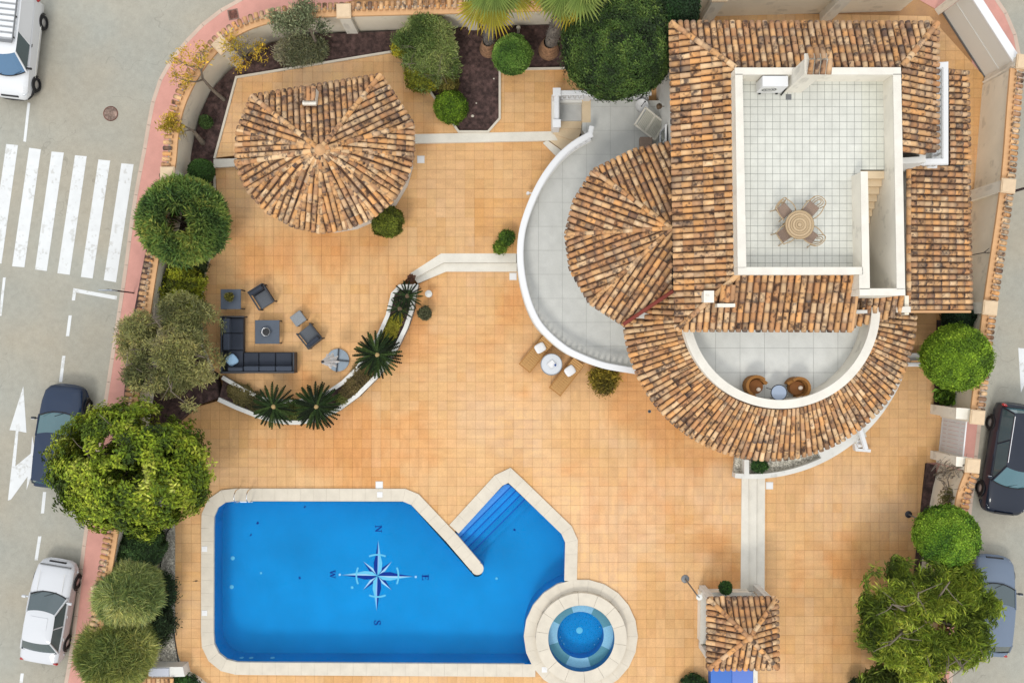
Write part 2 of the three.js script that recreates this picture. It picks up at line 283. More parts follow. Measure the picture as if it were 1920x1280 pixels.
// ---------------------------------------------------------------- ground, roads, pavements
const Y = { road: 0, walk: .12, drive: .15, deck: .4, lounge: .7, north: .85, terr: 1.5 };
let plotSide = 1;
const kerbLine = spline(P2([[60, 1500], [120, 1280], [155, 1010], [195, 745], [217, 600], [232, 500], [245, 400], [256, 335], [266, 285], [276, 225], [287, 175], [303, 135], [327, 98], [358, 63], [395, 28], [442, 0], [520, -40], [640, -90], [900, -110], [1300, -125], [1700, -110], [1790, -70], [1850, -30], [1885, 15], [1906, 60], [1916, 110], [1918, 165], [1911, 220], [1897, 300], [1862, 600], [1823, 956], [1786, 1280], [1750, 1560]], Y.walk), 5);
{
  const hole = offset(kerbLine, 0).filter((p, i) => i % 2 === 0), off = Math.abs(area2(offset(kerbLine, -.16))) < Math.abs(area2(kerbLine)) ? -.16 : .16;
  const cut = offset(hole, off * 2);
  struct('ground', sheetG([[-250, -250], [250, -250], [250, 250], [-250, 250]], [cut], -.06), MT.ground);
  struct('road', sheetG([[-70, -70], [70, -70], [70, 70], [-70, 70]], [cut], 0), MT.road);
  plotSide = Math.sign(off);
  // kerb stones, one metre each
  const kp = resample(kerbLine, 1.0), a = kp, b = offset(kp, off), kerb = thing('kerb', 'low pale kerb stones edging the pink pavement', 'kerb'); kerb.userData.kind = 'structure';
  for (let i = 0; i < kp.length - 1; i++) {
    const mid = [(a[i][0] + a[i + 1][0]) / 2, (a[i][1] + a[i + 1][1]) / 2]; if (Math.abs(mid[0]) > 24 || Math.abs(mid[1]) > 17) continue;
    const sh = (u, v) => [lerp(u[0], v[0], .008), lerp(u[1], v[1], .008)];
    part('kerb_stone', slabG([sh(a[i], a[i + 1]), sh(a[i + 1], a[i]), sh(b[i + 1], b[i]), sh(b[i], b[i + 1])], -.02, Y.walk + .004 + rr(0, .004)), MT.kerb, kerb);
  }
  delete kerb.userData.category;
  { const a = offset(kerbLine, off * .9), b = offset(kerbLine, off / .16 * 2.1); struct('pavement', slabG([...a, ...b.reverse()], -.02, Y.walk), MT.walk); }
}
// painted markings
function mark(name, pts, label) { return struct(name, slabG(P2(pts, 0), .0, .005), MT.paint); }
[[11, 270, 33, 272, 2, 494, -21, 492], [54, 277, 76, 280, 45, 501, 22, 499], [96, 284, 119, 286, 87, 508, 65, 505], [140, 291, 162, 293, 130, 515, 107, 512], [184, 299, 206, 301, 173, 522, 151, 519], [227, 306, 250, 308, 217, 529, 194, 525]].forEach((q) => mark('crossing_stripe_marking', [[q[0], q[1]], [q[2], q[3]], [q[4], q[5]], [q[6], q[7]]]));
mark('parking_bay_marking', [[137, 540], [219, 555], [218, 562], [142, 548], [140, 563], [134, 563]]);
[[131, 591, 126, 630], [119, 667, 113, 716], [83, 922, 79, 962], [74, 1005, 67, 1050], [41, 1262, 35, 1310]].forEach(([a, b, c, d]) => mark('parking_line_marking', [[a - 3, b], [a + 3, b], [c + 3, d], [c - 3, d]]));
mark('lane_line_marking', [[5, 520], [10, 520], [2, 592], [-3, 592]]); mark('lane_line_marking', [[51, 192], [56, 193], [48, 266], [43, 265]]);
mark('arrow_marking', [[43, 724], [49, 811], [34, 808], [28, 874], [57, 850], [60, 817], [68, 866], [49, 918], [51, 893], [20, 936], [14, 938], [29, 807], [17, 806]]);
mark('triangle_marking', [[1910, 652], [1940, 655], [1930, 700], [1915, 736]]);
{
  const m1 = thing('manhole_cover', 'round brown iron cover in the road near the zebra crossing', 'manhole cover', [X(207, 0), 0, Z(213, 0)]);
  part('rim', G.torus(.3, .02).translate(0, .006, 0), MT.manhole2, m1); part('lid', G.cyl(.29, .29, .012, 28, 0, .006, 0), MT.manhole, m1);
  const m2 = thing('manhole_cover', 'square dark red iron cover in the pink pavement', 'manhole cover', [X(437, .12), .12, Z(27, .12)], .2);
  part('rim', [G.box(.44, .012, .04, 0, .006, .2), G.box(.44, .012, .04, 0, .006, -.2), G.box(.04, .012, .36, .2, .006, 0), G.box(.04, .012, .36, -.2, .006, 0)], MT.manhole, m2); part('lid', G.box(.36, .014, .36, 0, .004, 0), MT.manhole2, m2);
}
// ---------------------------------------------------------------- pool outlines
const yW = .36;                                                     // water level
const spaC = [X(1089, .42), Z(1192, .42)], spaR = 106 / S * .988;
const inner0 = [[400, 985], [401, 968], [405, 957], [412, 948], [422, 942], [436, 939], [766, 940], [886, 1075], [890, 1080], [897, 1080], [903, 1076], [906, 1068], [852, 1003], [942, 911], [947, 907], [953, 907], [958, 910], [1061, 1007], [1059, 1089]];
const poolPx = inner0.slice(); { const t0 = Math.atan2(1089 - 1192, 1059 - 1089); const t1 = Math.atan2(1245 - 1192, 993 - 1089) + 0; const e = t1 < 0 ? t1 : t1 - 2 * Math.PI; for (let i = 1; i <= 16; i++) { const a = lerp(t0, e, i / 16); poolPx.push([1089 + 106 * Math.cos(a), 1192 + 106 * Math.sin(a)]); } }
poolPx.push([445, 1242], [428, 1238], [416, 1230], [407, 1219], [402, 1206], [400, 1195]);
const poolPoly = P2(poolPx, yW);
// ---------------------------------------------------------------- paved levels
const planterOut = P2([[784, 533], [779, 555], [775, 582], [764, 615], [747, 650], [730, 680], [710, 706], [672, 744], [635, 771], [592, 791], [560, 796], [540, 796], [510, 792], [480, 783], [442, 768], [407, 752]], .95);
const planterIn = P2([[748, 533], [733, 549], [723, 590], [709, 622], [692, 655], [665, 690], [640, 714], [612, 733], [580, 744], [553, 750], [520, 748], [490, 744], [455, 726], [418, 704]], .95);
const deckPoly = P2([[970, 508], [836, 508], [784, 533], [779, 555], [775, 582], [764, 615], [747, 650], [710, 706], [672, 744], [635, 771], [592, 791], [540, 796], [480, 783], [407, 752], [372, 762], [328, 800], [328, 990], [328, 1215], [345, 1256], [400, 1340], [1391, 1340], [1391, 890], [1420, 700], [1200, 560], [1010, 520]], Y.deck);
const loungePoly = P2([[400, 308], [470, 304], [690, 266], [1040, 258], [1060, 300], [1200, 400], [1200, 476], [826, 476], [770, 514], [750, 536], [728, 590], [709, 622], [692, 655], [665, 690], [640, 714], [612, 733], [580, 744], [553, 750], [520, 748], [490, 744], [455, 726], [400, 694], [380, 650], [376, 600], [379, 545], [385, 505], [398, 470], [404, 400], [402, 330]], Y.lounge);
const northPoly = P2([[400, 296], [443, 145], [735, 97], [755, 107], [800, 163], [860, 247], [915, 247], [937, 222], [937, 130], [1070, 128], [1300, 110], [1300, 250], [1040, 250], [780, 252]], Y.north);
const drivePoly = P2([[1210, 20], [1744, 30], [1852, 150], [1780, 740], [1770, 775], [1766, 866], [1735, 868], [1718, 1040], [1690, 1340], [1391, 1340], [1391, 890], [1500, 760], [1300, 600], [1240, 200]], Y.drive);
const paleStrip = P2([[690, 742], [716, 742], [716, 900], [690, 900]], .4), paleN = P2([[760, 300], [890, 300], [890, 480], [760, 480]], .7), richN = P2([[889, 368], [1000, 368], [1000, 476], [889, 476]], .7);
const deckCol = (w) => { const n1 = fbm(w[0] / 48 + .5, w[1] / 48 + .5, 34, 3, 501) - .5, n2 = fbm(w[0] / 48 + .5, w[1] / 48 + .5, 90, 2, 511) - .5, rust = smooth(.05, .22, n1 + n2 * .3 + rr(-.02, .02)), dust = smooth(.06, .24, -n1 + n2 * .3 + rr(-.025, .025)); let k = 1 + rr(-.018, .018) + n2 * .06, r = k * (1 - .05 * rust), g = k * (1 + rr(-.015, .015) - .1 * rust + .03 * dust), b = k * (1 + rr(-.015, .015) - .2 * rust + .1 * dust); if (inPoly(...w, paleStrip)) { r *= 1.02; g *= 1.1; b *= 1.28; } else if (inPoly(...w, paleN)) { g *= 1.03; b *= 1.1; } else if (inPoly(...w, richN)) { r *= .97; g *= .9; b *= .76; } return [r, g, b]; };
const roughHidden = (w) => w[0] > X(1240, 0) && w[0] < X(1700, 0) && w[1] < Z(820, 0) && w[1] > Z(40, 0);
function paved(name, poly, y, o = {}) {
  const s = struct(name, slabG(poly, y - .5, y - .012), MT.deckJoint);
  tileField(poly, { y, parent: s, m: MT.deck, color: deckCol, size: .4, gap: .008, max: 260, hide: roughHidden, ...o }); return s;
}
{ // the pool deck with the pool cut out of it: outline joined to the hole by a slit
  const un = [...P2(inner0, yW), ...arc(spaC[0], spaC[1], 1.68, Math.atan2(1089 - 1192, 1059 - 1089) + .08, Math.atan2(1245 - 1192, 993 - 1089) - .06, 26), ...P2([[994, 1246], [445, 1242], [428, 1238], [416, 1230], [407, 1219], [402, 1206], [400, 1195]], yW)];
  const hole = offset(un, Math.abs(area2(offset(un, .1, true))) > Math.abs(area2(un)) ? .1 : -.1, true);
  const s = struct('pool_deck', sheetG(deckPoly, [hole], Y.deck - .012), MT.deckJoint);
  part('deck_edge', bandG(deckPoly, -.02, .02, 0, Y.deck - .02, true), MT.deckJoint, s);
  tileField(deckPoly, { y: Y.deck, parent: s, m: MT.deck, color: deckCol, size: .4, gap: .008, max: 280, hide: roughHidden, ox: .07, oz: .1, holes: [hole] });
  struct('plot_base', sheetG(offset(kerbLine, .16 * 6 * plotSide), [hole], .1), MT.deckJoint);
}
paved('lounge_terrace', loungePoly, Y.lounge, { ox: .03, oz: .02 });
paved('north_terrace', northPoly, Y.north, { ox: .1, oz: .13, size: .42 });
paved('driveway', drivePoly, Y.drive, { ox: .02, oz: .06, max: 240 });
// garden beds
struct('garden_bed', slabG(P2([[300, 330], [357, 296], [372, 222], [395, 170], [422, 140], [445, 120], [495, 86], [600, 64], [700, 60], [900, 50], [1300, 40], [1300, 128], [1072, 128], [937, 130], [937, 222], [915, 247], [860, 247], [800, 163], [755, 107], [735, 97], [443, 145], [402, 296], [404, 330], [408, 400], [398, 470], [385, 505], [379, 545], [376, 600], [380, 650], [400, 694], [412, 745], [365, 760], [325, 800], [322, 900], [220, 900], [240, 640]], .72), .2, .74), MT.soil);
struct('garden_bed', slabG(P2([[1758, 600], [1790, 600], [1769, 768], [1752, 766]], .2), .1, .21), MT.soil);
struct('garden_bed', slabG(P2([[1738, 868], [1756, 872], [1740, 1060], [1716, 1320], [1690, 1320], [1718, 1040]], .2), .1, .212), MT.soil);
{
  const g = struct('gravel_bed', slabG(P2([[230, 900], [328, 900], [328, 1215], [345, 1252], [190, 1258]], .38), .1, .385), MT.gravel);
  const tb = new TB(), poly = P2([[285, 990], [326, 990], [326, 1215], [338, 1250], [280, 1250]], .38);
  for (let i = 0; i < 2600; i++) { const x = rr(X(280, .38), X(340, .38)), z = rr(Z(990, .38), Z(1250, .38)); if (!inPoly(x, z, poly)) continue; const r = rr(.015, .04), k = rr(.5, 1.15), a = rr(0, 6.28), p = (t, y) => [x + r * Math.cos(a + t) * rr(.7, 1), .385 + y, z + r * Math.sin(a + t) * rr(.7, 1)]; const top = p(0, r * .9), b = [0, 1.57, 3.14, 4.71].map((t) => p(-t, -.002)); for (let j = 0; j < 4; j++) tb.tri(b[j], b[(j + 1) % 4], [x, top[1], z], [k, k, k * .98]); }
  const st = part(numbered('gravel'), tb.geo(), mat('gravel stones', A(190, 184, 174), .95, { vertexColors: true }), scene); st.userData.kind = 'stuff'; st.userData.label = 'pale gravel beside the pool deck at the street corner';
}
{ // thin pale edging round the beds
  const e = (pts, h) => struct('bed_edging', bandG(P2(pts, h), -.045, .045, h - .3, h + .05), MT.coping);
  e([[402, 297], [443, 145], [735, 97], [755, 107], [800, 163], [860, 247], [915, 247], [937, 222], [937, 130], [1072, 128]], .88);
  e([[402, 330], [404, 400], [398, 470], [385, 505], [379, 545], [376, 600], [380, 650], [400, 694]], .73);
}
// steps between the levels
function steps(name, label, list) { const t = thing(name, label, 'steps'); for (const [pts, h, lo] of list) part('step', slabG(P2(pts, h), lo ?? h - .3, h), MT.step, t); return t; }
steps('garden_steps', 'pale angled pair of steps between lounge terrace and pool deck', [[[[968, 475], [827, 475], [768, 513], [776, 522], [832, 492], [968, 492]], .702, .3], [[[969, 493], [832.5, 493], [776.5, 522.5], [783, 531], [836, 509], [969, 509]], .55, .3]]);
steps('garden_step', 'long narrow white step running east from the tiled pavilion', [[[[700, 253], [1036, 246], [1046, 263], [700, 270]], .865, .5]]);
steps('garden_step', 'short white step west of the tiled pavilion by the round bush', [[[[400, 298], [470, 296], [470, 310], [400, 314]], .866, .5]]);
steps('driveway_steps', 'long straight white steps down from pool deck to driveway', [[[[1391, 890], [1404, 890], [1404, 1108], [1389, 1108]], .415, .1], [[[1404.4, 893], [1419.6, 893], [1419, 1108], [1403.4, 1108]], .32, .1], [[[1420, 894], [1435, 892], [1434, 1106], [1419.4, 1107]], .24, .1]]);
// ---------------------------------------------------------------- swimming pool
const pool = thing('swimming_pool', 'blue mosaic swimming pool with compass rose on its floor', 'swimming pool');
{
  const ccw = area2(poolPoly) > 0 ? poolPoly : poolPoly.slice().reverse(), yF = -.75;
  const floor = new TB(); slab(floor, ccw, yF - .1, yF, undefined, false); part('floor', floor.geo(), MT.pool, pool);
  const wall = new TB(); { const n = ccw.length; let s = 0; for (let i = 0; i < n; i++) { const a = ccw[i], b = ccw[(i + 1) % n], L = Math.hypot(b[0] - a[0], b[1] - a[1]); wall.quad([a[0], yF, a[1]], [b[0], yF, b[1]], [b[0], .45, b[1]], [a[0], .45, a[1]], undefined, [[s, 0], [s + L, 0], [s + L, 1.2], [s, 1.2]]); s += L; } }
  part('wall', wall.geo(), MT.pool, pool);
  // coping stones along the edge
  const out = Math.abs(area2(offset(ccw, .2, true))) > Math.abs(area2(ccw)) ? 1 : -1;
  const stones = (line, d0, d1, y0, y1, step, closed, o = pool) => { const p = resample(line, step, closed), a = offset(p, d0, closed), b = offset(p, d1, closed), n = p.length, sh = (u, v) => { const L = Math.hypot(v[0] - u[0], v[1] - u[1]) || 1; return [u[0] + (v[0] - u[0]) * .002 / L, u[1] + (v[1] - u[1]) * .002 / L]; };
    for (let i = 0; i < (closed ? n : n - 1); i++) { const j = (i + 1) % n; part('coping_stone', slabG([sh(a[i], a[j]), sh(a[j], a[i]), sh(b[j], b[i]), sh(b[i], b[j])], y0, y1 + rr(-.002, .002)), MT.coping, o); } };
  const c = (pts) => P2(pts, .47);
  const arcPx = (cx, cy, r, a0, a1, n) => arc(cx, cy, r, a0 * RAD, a1 * RAD, n);
  stones(c([[388.5, 990], ...arcPx(433, 972, 44.5, 180, 270, 6), [770, 928], [844, 1006], [892, 1062]]), -.265, .265, .33, .47, .55, false);
  part('coping_stone', slabG(arc(X(895, .47), Z(1066, .47), .262, 0, Math.PI * 2, 18).slice(0, -1), .33, .4695), MT.coping, pool);
  stones(c([[851, 992], ...arcPx(950, 901, 11.5, 218, 320, 6), [1072, 1003], [1070, 1089]]), -.265, .265, .33, .4685, .55, false);
  stones(c([[1004, 1257], [470, 1253.5], ...arcPx(444, 1197, 56, 90, 180, 7), [388.5, 990]]), -.265, .265, .33, .4695, .55, false);
  stones(arc(spaC[0], spaC[1], (spaR + 1.94) / 2, 0, Math.PI * 2, 60).slice(0, -1), -(spaR - 1.9) / 2, (spaR - 1.9) / 2, .3, .472, .62, true);
  // entry steps in the corner bay
  for (let i = 0; i < 5; i++) { const k = (i + 1) * 12.2, q = (x, y) => [x + k * .73, y + k * .78]; part('pool_step', slabG(P2([[846, 1008], [954, 900], q(954, 901), q(846, 1008)], .3), yF, .22 - i * .2 - i * .001), i === 0 ? MT.poolStep : i < 3 ? mat('step mosaic', A(50 - i * 14, 152, 224), .6, { map: T.pool, specularIntensity: .1 }) : MT.pool, pool); const n0 = (x, y) => [x + (k - 2.4) * .73, y + (k - 2.4) * .78]; if (i < 4) part('step_nosing', slabG(P2([n0(846, 1008), n0(954, 900), q(954, 900), q(846, 1008)], .3), .1 - i * .2, .226 - i * .2), MT.nosing ??= mat('dark blue nosing', A(10, 100, 190), .6, { specularIntensity: .1 }), pool); }
  // compass rose: mosaic pieces a few millimetres proud of the floor
  const C = [707.5, 1079], f = (u, v) => [X(C[0] + u, yF), Z(C[1] + v, yF)], kk = 1;
  const fl = (pts, y, m, nm = 'compass_point') => part(nm, slabG(pts.map(([u, v]) => f(u * kk, v * kk)), yF - .01, yF + y), m, pool);
  const spin = (p, a) => p.map(([u, v]) => [u * Math.cos(a) - v * Math.sin(a), u * Math.sin(a) + v * Math.cos(a)]);
  for (let i = 0; i < 4; i++) { const a = i * Math.PI / 2 + .02; fl(spin([[0, 0], [0, -67], [5, -38], [8.5, -24], [7.5, -10]], a), .008, MT.sky); fl(spin([[0, 0], [0, -67], [-4, -38], [-7.5, -24], [-6.5, -10]], a), .008, MT.navy); fl(spin([[0, -3], [.1, -66], [2.6, -40], [3, -22]], a), .012, i % 2 ? MT.pale : MT.lavender); }
  for (let i = 0; i < 4; i++) { const a = i * Math.PI / 2 + Math.PI / 4; fl(spin([[0, -4], [0, -38], [4, -16]], a), .006, MT.pale); fl(spin([[0, -4], [0, -38], [-4.5, -16]], a), .006, MT.navy); }
  for (let i = 0; i < 4; i++) { const a = i * Math.PI / 2; const o = arcPx(0, 0, 41, -113, -67, 10), n = arcPx(0, 0, 38, -67, -113, 10); fl(spin([...o, ...n], a), .016, MT.sky, 'compass_arc'); }
  for (const [u, v, m] of [[-70.5, -2, MT.pale], [72, 2, MT.pale]]) part('compass_dot', G.cyl(.05, .05, .02, 12, ...[f(u, v)[0], yF + .01, f(u, v)[1]]), m, pool);
  for (const m of [MT.sky, MT.pale, MT.lavender]) m.specularIntensity = .15;
  const font = await new FontLoader().loadAsync('fonts/droid/droid_serif_bold.typeface.json');
  for (const [ch, u, v] of [['N', 2, -88], ['S', 0, 88], ['W', -84, -3], ['E', 90, 3]]) { const g = new TextGeometry(ch, { font, size: ch === 'W' ? .25 : .3, depth: .012, curveSegments: 4 }); g.computeBoundingBox(); const b = g.boundingBox; g.translate(-(b.min.x + b.max.x) / 2, -(b.min.y + b.max.y) / 2, 0).rotateX(-Math.PI / 2).rotateY(-Math.PI / 2); const [x, z] = f(u, v); part('letter', g, MT.navy, pool, [x, yF, z]); }
  // small fittings: lids in the coping, floor inlets and wall lights
  for (const [x, y] of [[383, 1029], [383, 1149], [712, 927], [1021, 1255], [1034, 1245]].slice(0, 4)) { const l = part('skimmer_lid', G.rbox(.23, .02, .23, .008, X(x, .47), .476, Z(y, .47)), MT.white, pool); part('lid_handle', G.cyl(.05, .05, .012, 14, X(x, .47), .489, Z(y, .47)), MT.cloth, l); }
  for (const [x, y, r] of [[436, 1046, .09], [434, 1100, .09], [489, 1074, .05], [660, 1101, .06], [931, 1084, .055]]) part('floor_inlet', G.lathe([[0, .03], [r * .6, .028], [r, .012], [r, 0]], 16), MT.sky, pool, [X(x, yF), yF, Z(y, yF)]);
  for (const [x, y] of [[452, 1237], [470, 1237], [510, 1237]]) part('wall_light', G.cyl(.09, .09, .02, 16).rotateX(Math.PI / 2), MT.sky, pool, [X(x, -.1), -.15, Z(1241, .3) - .02]);
  // a few leaves and grit on the floor
  for (const [x, y] of [[571, 950], [483, 980], [470, 1003], [800, 1080], [965, 993], [562, 1083]]) part('fallen_leaf', slabG(arc(X(x, yF), Z(y, yF), .055, 0, 6.28, 6).slice(0, -1).map(([a, b]) => [a + rr(-.03, .03), b + rr(-.03, .03)]), yF, yF + .012), MT.navy, pool);
  // ladder
  const lad = part('ladder', [0, 1].flatMap((i) => { const x = X(446 + i * 23, .6), z = Z(937, .6), tube = new THREE.TubeGeometry(new THREE.CatmullRomCurve3([[x, .45, z - .45], [x, .95, z - .42], [x, 1.15, z - .22], [x, 1.0, z + .02], [x, .4, z + .1], [x, -.5, z + .1]].map((v) => new THREE.Vector3(...v))), 20, .022, 8); return [tube]; }), MT.chrome, pool);
  for (const y of [.3, 0, -.3]) part('rung', G.box(.52, .03, .08, X(457.5, .6), y, Z(937, .6) + .12), MT.chrome, lad);
  const w = new TB(); slab(w, ccw, yW - .1, yW, undefined, false); struct('water', w.geo(), MT.water);
}
// hot tub on the pool corner
const tub = thing('hot_tub', 'round raised hot tub with teal and pale blue seats', 'hot tub', [spaC[0], 0, spaC[1]]);
{
  const R = 1.9, ri = 1.385, yt = .74, seg = 14;
  for (let i = 0; i < seg; i++) { const a0 = i / seg * Math.PI * 2 + .003 + .15, a1 = (i + 1) / seg * Math.PI * 2 - .003 + .15; part('coping_stone', slabG([...arc(0, 0, R, a0, a1, 6), ...arc(0, 0, ri, a1, a0, 6)], .4, yt + rr(-.002, .002)), MT.coping, tub); }
  const seat = [mat('teal mosaic', A(74, 146, 158), .5, { map: T.pool }), mat('pale aqua mosaic', A(140, 198, 218), .5, { map: T.pool })], yS = .3;
  for (let i = 0; i < 8; i++) { const a0 = (-18 + i * 45) * RAD, a1 = a0 + 45 * RAD; part('seat', slabG([...arc(0, 0, ri + .01, a0, a1, 6), ...arc(0, 0, .985, a1, a0, 6)], -.3, yS + (i % 2) * .004), seat[(i + 1) % 2], tub); }
  part('wall', G.lathe([[ri - .002, -.3], [ri - .002, .735]], 48), mat('deep teal mosaic', A(24, 112, 168), .5, { map: T.pool, side: THREE.DoubleSide }), tub);
  part('floor', [G.cyl(.985, .985, .06, 40, 0, -.3, 0)], MT.pool, tub); part('well_wall', G.lathe([[.983, -.28], [.983, .3]], 40), mat('pool mosaic, well', A(0, 140, 214), .5, { map: T.pool, side: THREE.DoubleSide }), tub);
  part('drain', G.lathe([[0, .03], [.1, .025], [.14, 0]], 18), MT.sky, tub, [0, -.27, 0]);
  for (let i = 0; i < 9; i++) { const a = pick([70, 75, 95, 110, 200, 250, 330, 350, 10, 20]) * RAD + i * .4; part('jet', G.sph(.03, .88 * Math.cos(a), -.25, .88 * Math.sin(a), 8), MT.sky, tub); }
  struct('water', slabG(arc(spaC[0], spaC[1], ri - .006, 0, Math.PI * 2, 40).slice(0, -1), .5, .62, { sides: false }), MT.water);
}
// ---------------------------------------------------------------- planter round the lounge terrace
{
  const t = thing('planter', 'curved white walled planter with cycads round the lounge terrace', 'planter');
  part('wall', slabG([...planterOut, ...offset(planterOut, .17).reverse()], .2, .95), MT.stucco, t);
  part('wall', slabG([...planterIn, ...offset(planterIn, -.16).reverse()], .2, .955), MT.stucco, t);
  part('wall', slabG([planterOut[0], [planterOut[0][0] - .12, planterOut[0][1] + .24], [planterIn[0][0] + .05, planterIn[0][1] + .22], planterIn[0]], .2, .953), MT.stucco, t);
  part('soil', slabG([...planterOut, ...planterIn.slice().reverse()], .2, .8), MT.soil, t);
}
// ---------------------------------------------------------------- clay roof tiles
const tileCols = [[230, 184, 132], [224, 174, 120], [216, 164, 110], [234, 196, 150], [206, 150, 100], [216, 176, 134], [196, 148, 106], [228, 168, 106]].map(([r, g, b]) => [lin(r), lin(g), lin(b)]);
const darkCols = [[112, 90, 76], [90, 72, 66], [132, 104, 82], [72, 62, 62], [146, 114, 86]].map(([r, g, b]) => [lin(r), lin(g), lin(b)]);
// one barrel tile from its upper end B to its lower end A, u1 = up
function barrel(tb, A0, B0, o = {}) {
  const { r1 = .1, r0 = .083, moss = .3, n = 5, lift = 0 } = o, f = A0.clone().sub(B0), L = f.length(); f.divideScalar(L);
  const up0 = o.up ?? new THREE.Vector3(0, 1, 0), side = new THREE.Vector3().crossVectors(up0, f).normalize(), up = new THREE.Vector3().crossVectors(f, side).normalize();
  const base = pick(tileCols), dk = pick(darkCols), k = rr(.86, 1.1), end = rnd() < moss * 1.35 ? rr(.55, 1) : rr(0, .3), start = rnd() < moss * .7 ? rr(.25, .8) : 0, all = rnd() < moss * .2 ? rr(.2, .6) : 0;
  const mix = (t) => [0, 1, 2].map((i) => lerp(base[i] * k, dk[i], Math.min(1, t + all)));
  const rings = [[B0, r0, mix(start)], [B0.clone().addScaledVector(f, L * rr(.5, .72)), lerp(r0, r1, .6), mix(end * .12)], [A0, r1, mix(end)]], uo = rnd() * 8, vo = rnd() * 8, pts = [];
  for (const [c, r] of rings) { const row = []; for (let i = 0; i <= n; i++) { const a = Math.PI * i / n, x = Math.cos(a), y = Math.sin(a); row.push({ p: c.clone().addScaledVector(side, x * r).addScaledVector(up, y * r * .82 + lift).toArray(), q: side.clone().multiplyScalar(x).addScaledVector(up, y).toArray() }); } pts.push(row); }
  for (let j = 0; j < 2; j++) for (let i = 0; i < n; i++) { const a = pts[j][i], b = pts[j][i + 1], c = pts[j + 1][i + 1], d = pts[j + 1][i], lj = [0, L * .6, L]; const uv = (ii, jj) => [uo + ii / n * .26, vo + lj[jj]];
    tb.quad(a.p, b.p, c.p, d.p, [rings[j][2], rings[j][2], rings[j + 1][2], rings[j + 1][2]], [uv(i, j), uv(i + 1, j), uv(i + 1, j + 1), uv(i, j + 1)], [a.q, b.q, c.q, d.q]); }
  const lip = []; for (let i = 0; i <= n; i++) { const a = Math.PI * i / n; lip.push(A0.clone().addScaledVector(side, Math.cos(a) * (r1 - .02)).addScaledVector(up, Math.sin(a) * (r1 - .02) * .82 + lift).toArray()); }
  for (let i = 0; i < n; i++) tb.quad(pts[2][i].p, pts[2][i + 1].p, lip[i + 1], lip[i], mix(end * .5).map((v) => v * .9), [[uo, vo], [uo + .05, vo], [uo + .05, vo + .02], [uo, vo + .02]]);
}
// a plane through three points as a height function
function plane(a, b, c) { const n = new THREE.Vector3().crossVectors(b.clone().sub(a), c.clone().sub(a)); const f = (x, z) => a.y - (n.x * (x - a.x) + n.z * (z - a.z)) / n.y; f.g = [n.x / n.y, n.z / n.y]; const l = Math.hypot(...f.g) || 1; f.down = [f.g[0] / l, f.g[1] / l]; return f; }
// covers one roof face with columns of barrel tiles running down its slope; adds the bed under them to bed
function tileFace(face, bed, list) {
  const { pts, pl = plane(pts[0], pts[1], pts[2]), dir = pl.down, sp = .232, L = .42, expo = .345, moss = .3, over = .06, r = .1 } = face, poly = pts.map((p) => [p.x, p.z]);
  slab(bed, poly, (x, z) => pl(x, z) - .14, (x, z) => pl(x, z) - .008, undefined, true, true);
  const d = dir, p = [-d[1], d[0]], cs = poly.map((q) => q[0] * p[0] + q[1] * p[1]), c0 = Math.min(...cs), c1 = Math.max(...cs), n = Math.max(1, Math.round((c1 - c0) / sp)), w = (c1 - c0) / n;
  for (let i = 0; i < n; i++) {
    const c = c0 + (i + .5) * w, ts = [];
    for (let k = 0; k < poly.length; k++) { const a = poly[k], b = poly[(k + 1) % poly.length], ca = a[0] * p[0] + a[1] * p[1] - c, cb = b[0] * p[0] + b[1] * p[1] - c; if ((ca < 0) !== (cb < 0)) { const t = ca / (ca - cb); ts.push(lerp(a[0], b[0], t) * d[0] + lerp(a[1], b[1], t) * d[1]); } }
    ts.sort((a, b) => a - b);
    for (let k = 0; k + 1 < ts.length; k += 2) {
      const t0 = ts[k], t1 = ts[k + 1] + over, j0 = rr(-.02, .02); if (t1 - t0 < .16) continue;
      for (let q = 0; ; q++) {
        const e = t1 - q * expo + (q ? rr(-.015, .015) : 0), s = Math.max(e - L, t0 - .02); if (e - s < .1 || e <= t0) break;
        const at = (t, y, sh) => { const x = (c + sh) * p[0] + t * d[0], z = (c + sh) * p[1] + t * d[1]; return new THREE.Vector3(x, pl(x, z) + y, z); };
        const A1 = at(e, .028 + rr(-.004, .006), j0 * .4 + rr(-.008, .008)), B1 = at(s, .0, j0 * .4 + rr(-.006, .006));
        list.push({ A: A1, B: B1, moss, r1: r, r0: r * .83 });
      }
    }
  }
}
function ridge(list, a, b, r = .12, moss = .12) { const L = a.distanceTo(b), n = Math.max(2, Math.round(L / .36)); for (let i = 0; i < n; i++) { const A1 = a.clone().lerp(b, i / n), B1 = a.clone().lerp(b, Math.min(1, (i + 1.18) / n)); A1.y += .075; B1.y += .05; list.push({ A: A1, B: B1, moss, r1: r, r0: r * .84, up: new THREE.Vector3(0, 1, 0) }); } }
// the highest tiles (largest in the picture) become parts of their own, the others one joined part
function layTiles(parent, list, max) {
  list.sort((a, b) => b.A.y - a.A.y);
  const rest = new TB();
  list.forEach((t, i) => { const tb = i < max ? new TB() : rest; barrel(tb, t.A, t.B, t); if (i < max) part('roof_tile', tb.geo(), MT.roof, parent); });
  if (rest.p.length) { const o = part('roof_tiles', rest.geo(), MT.roof, parent); o.userData.kind = 'stuff'; }
}
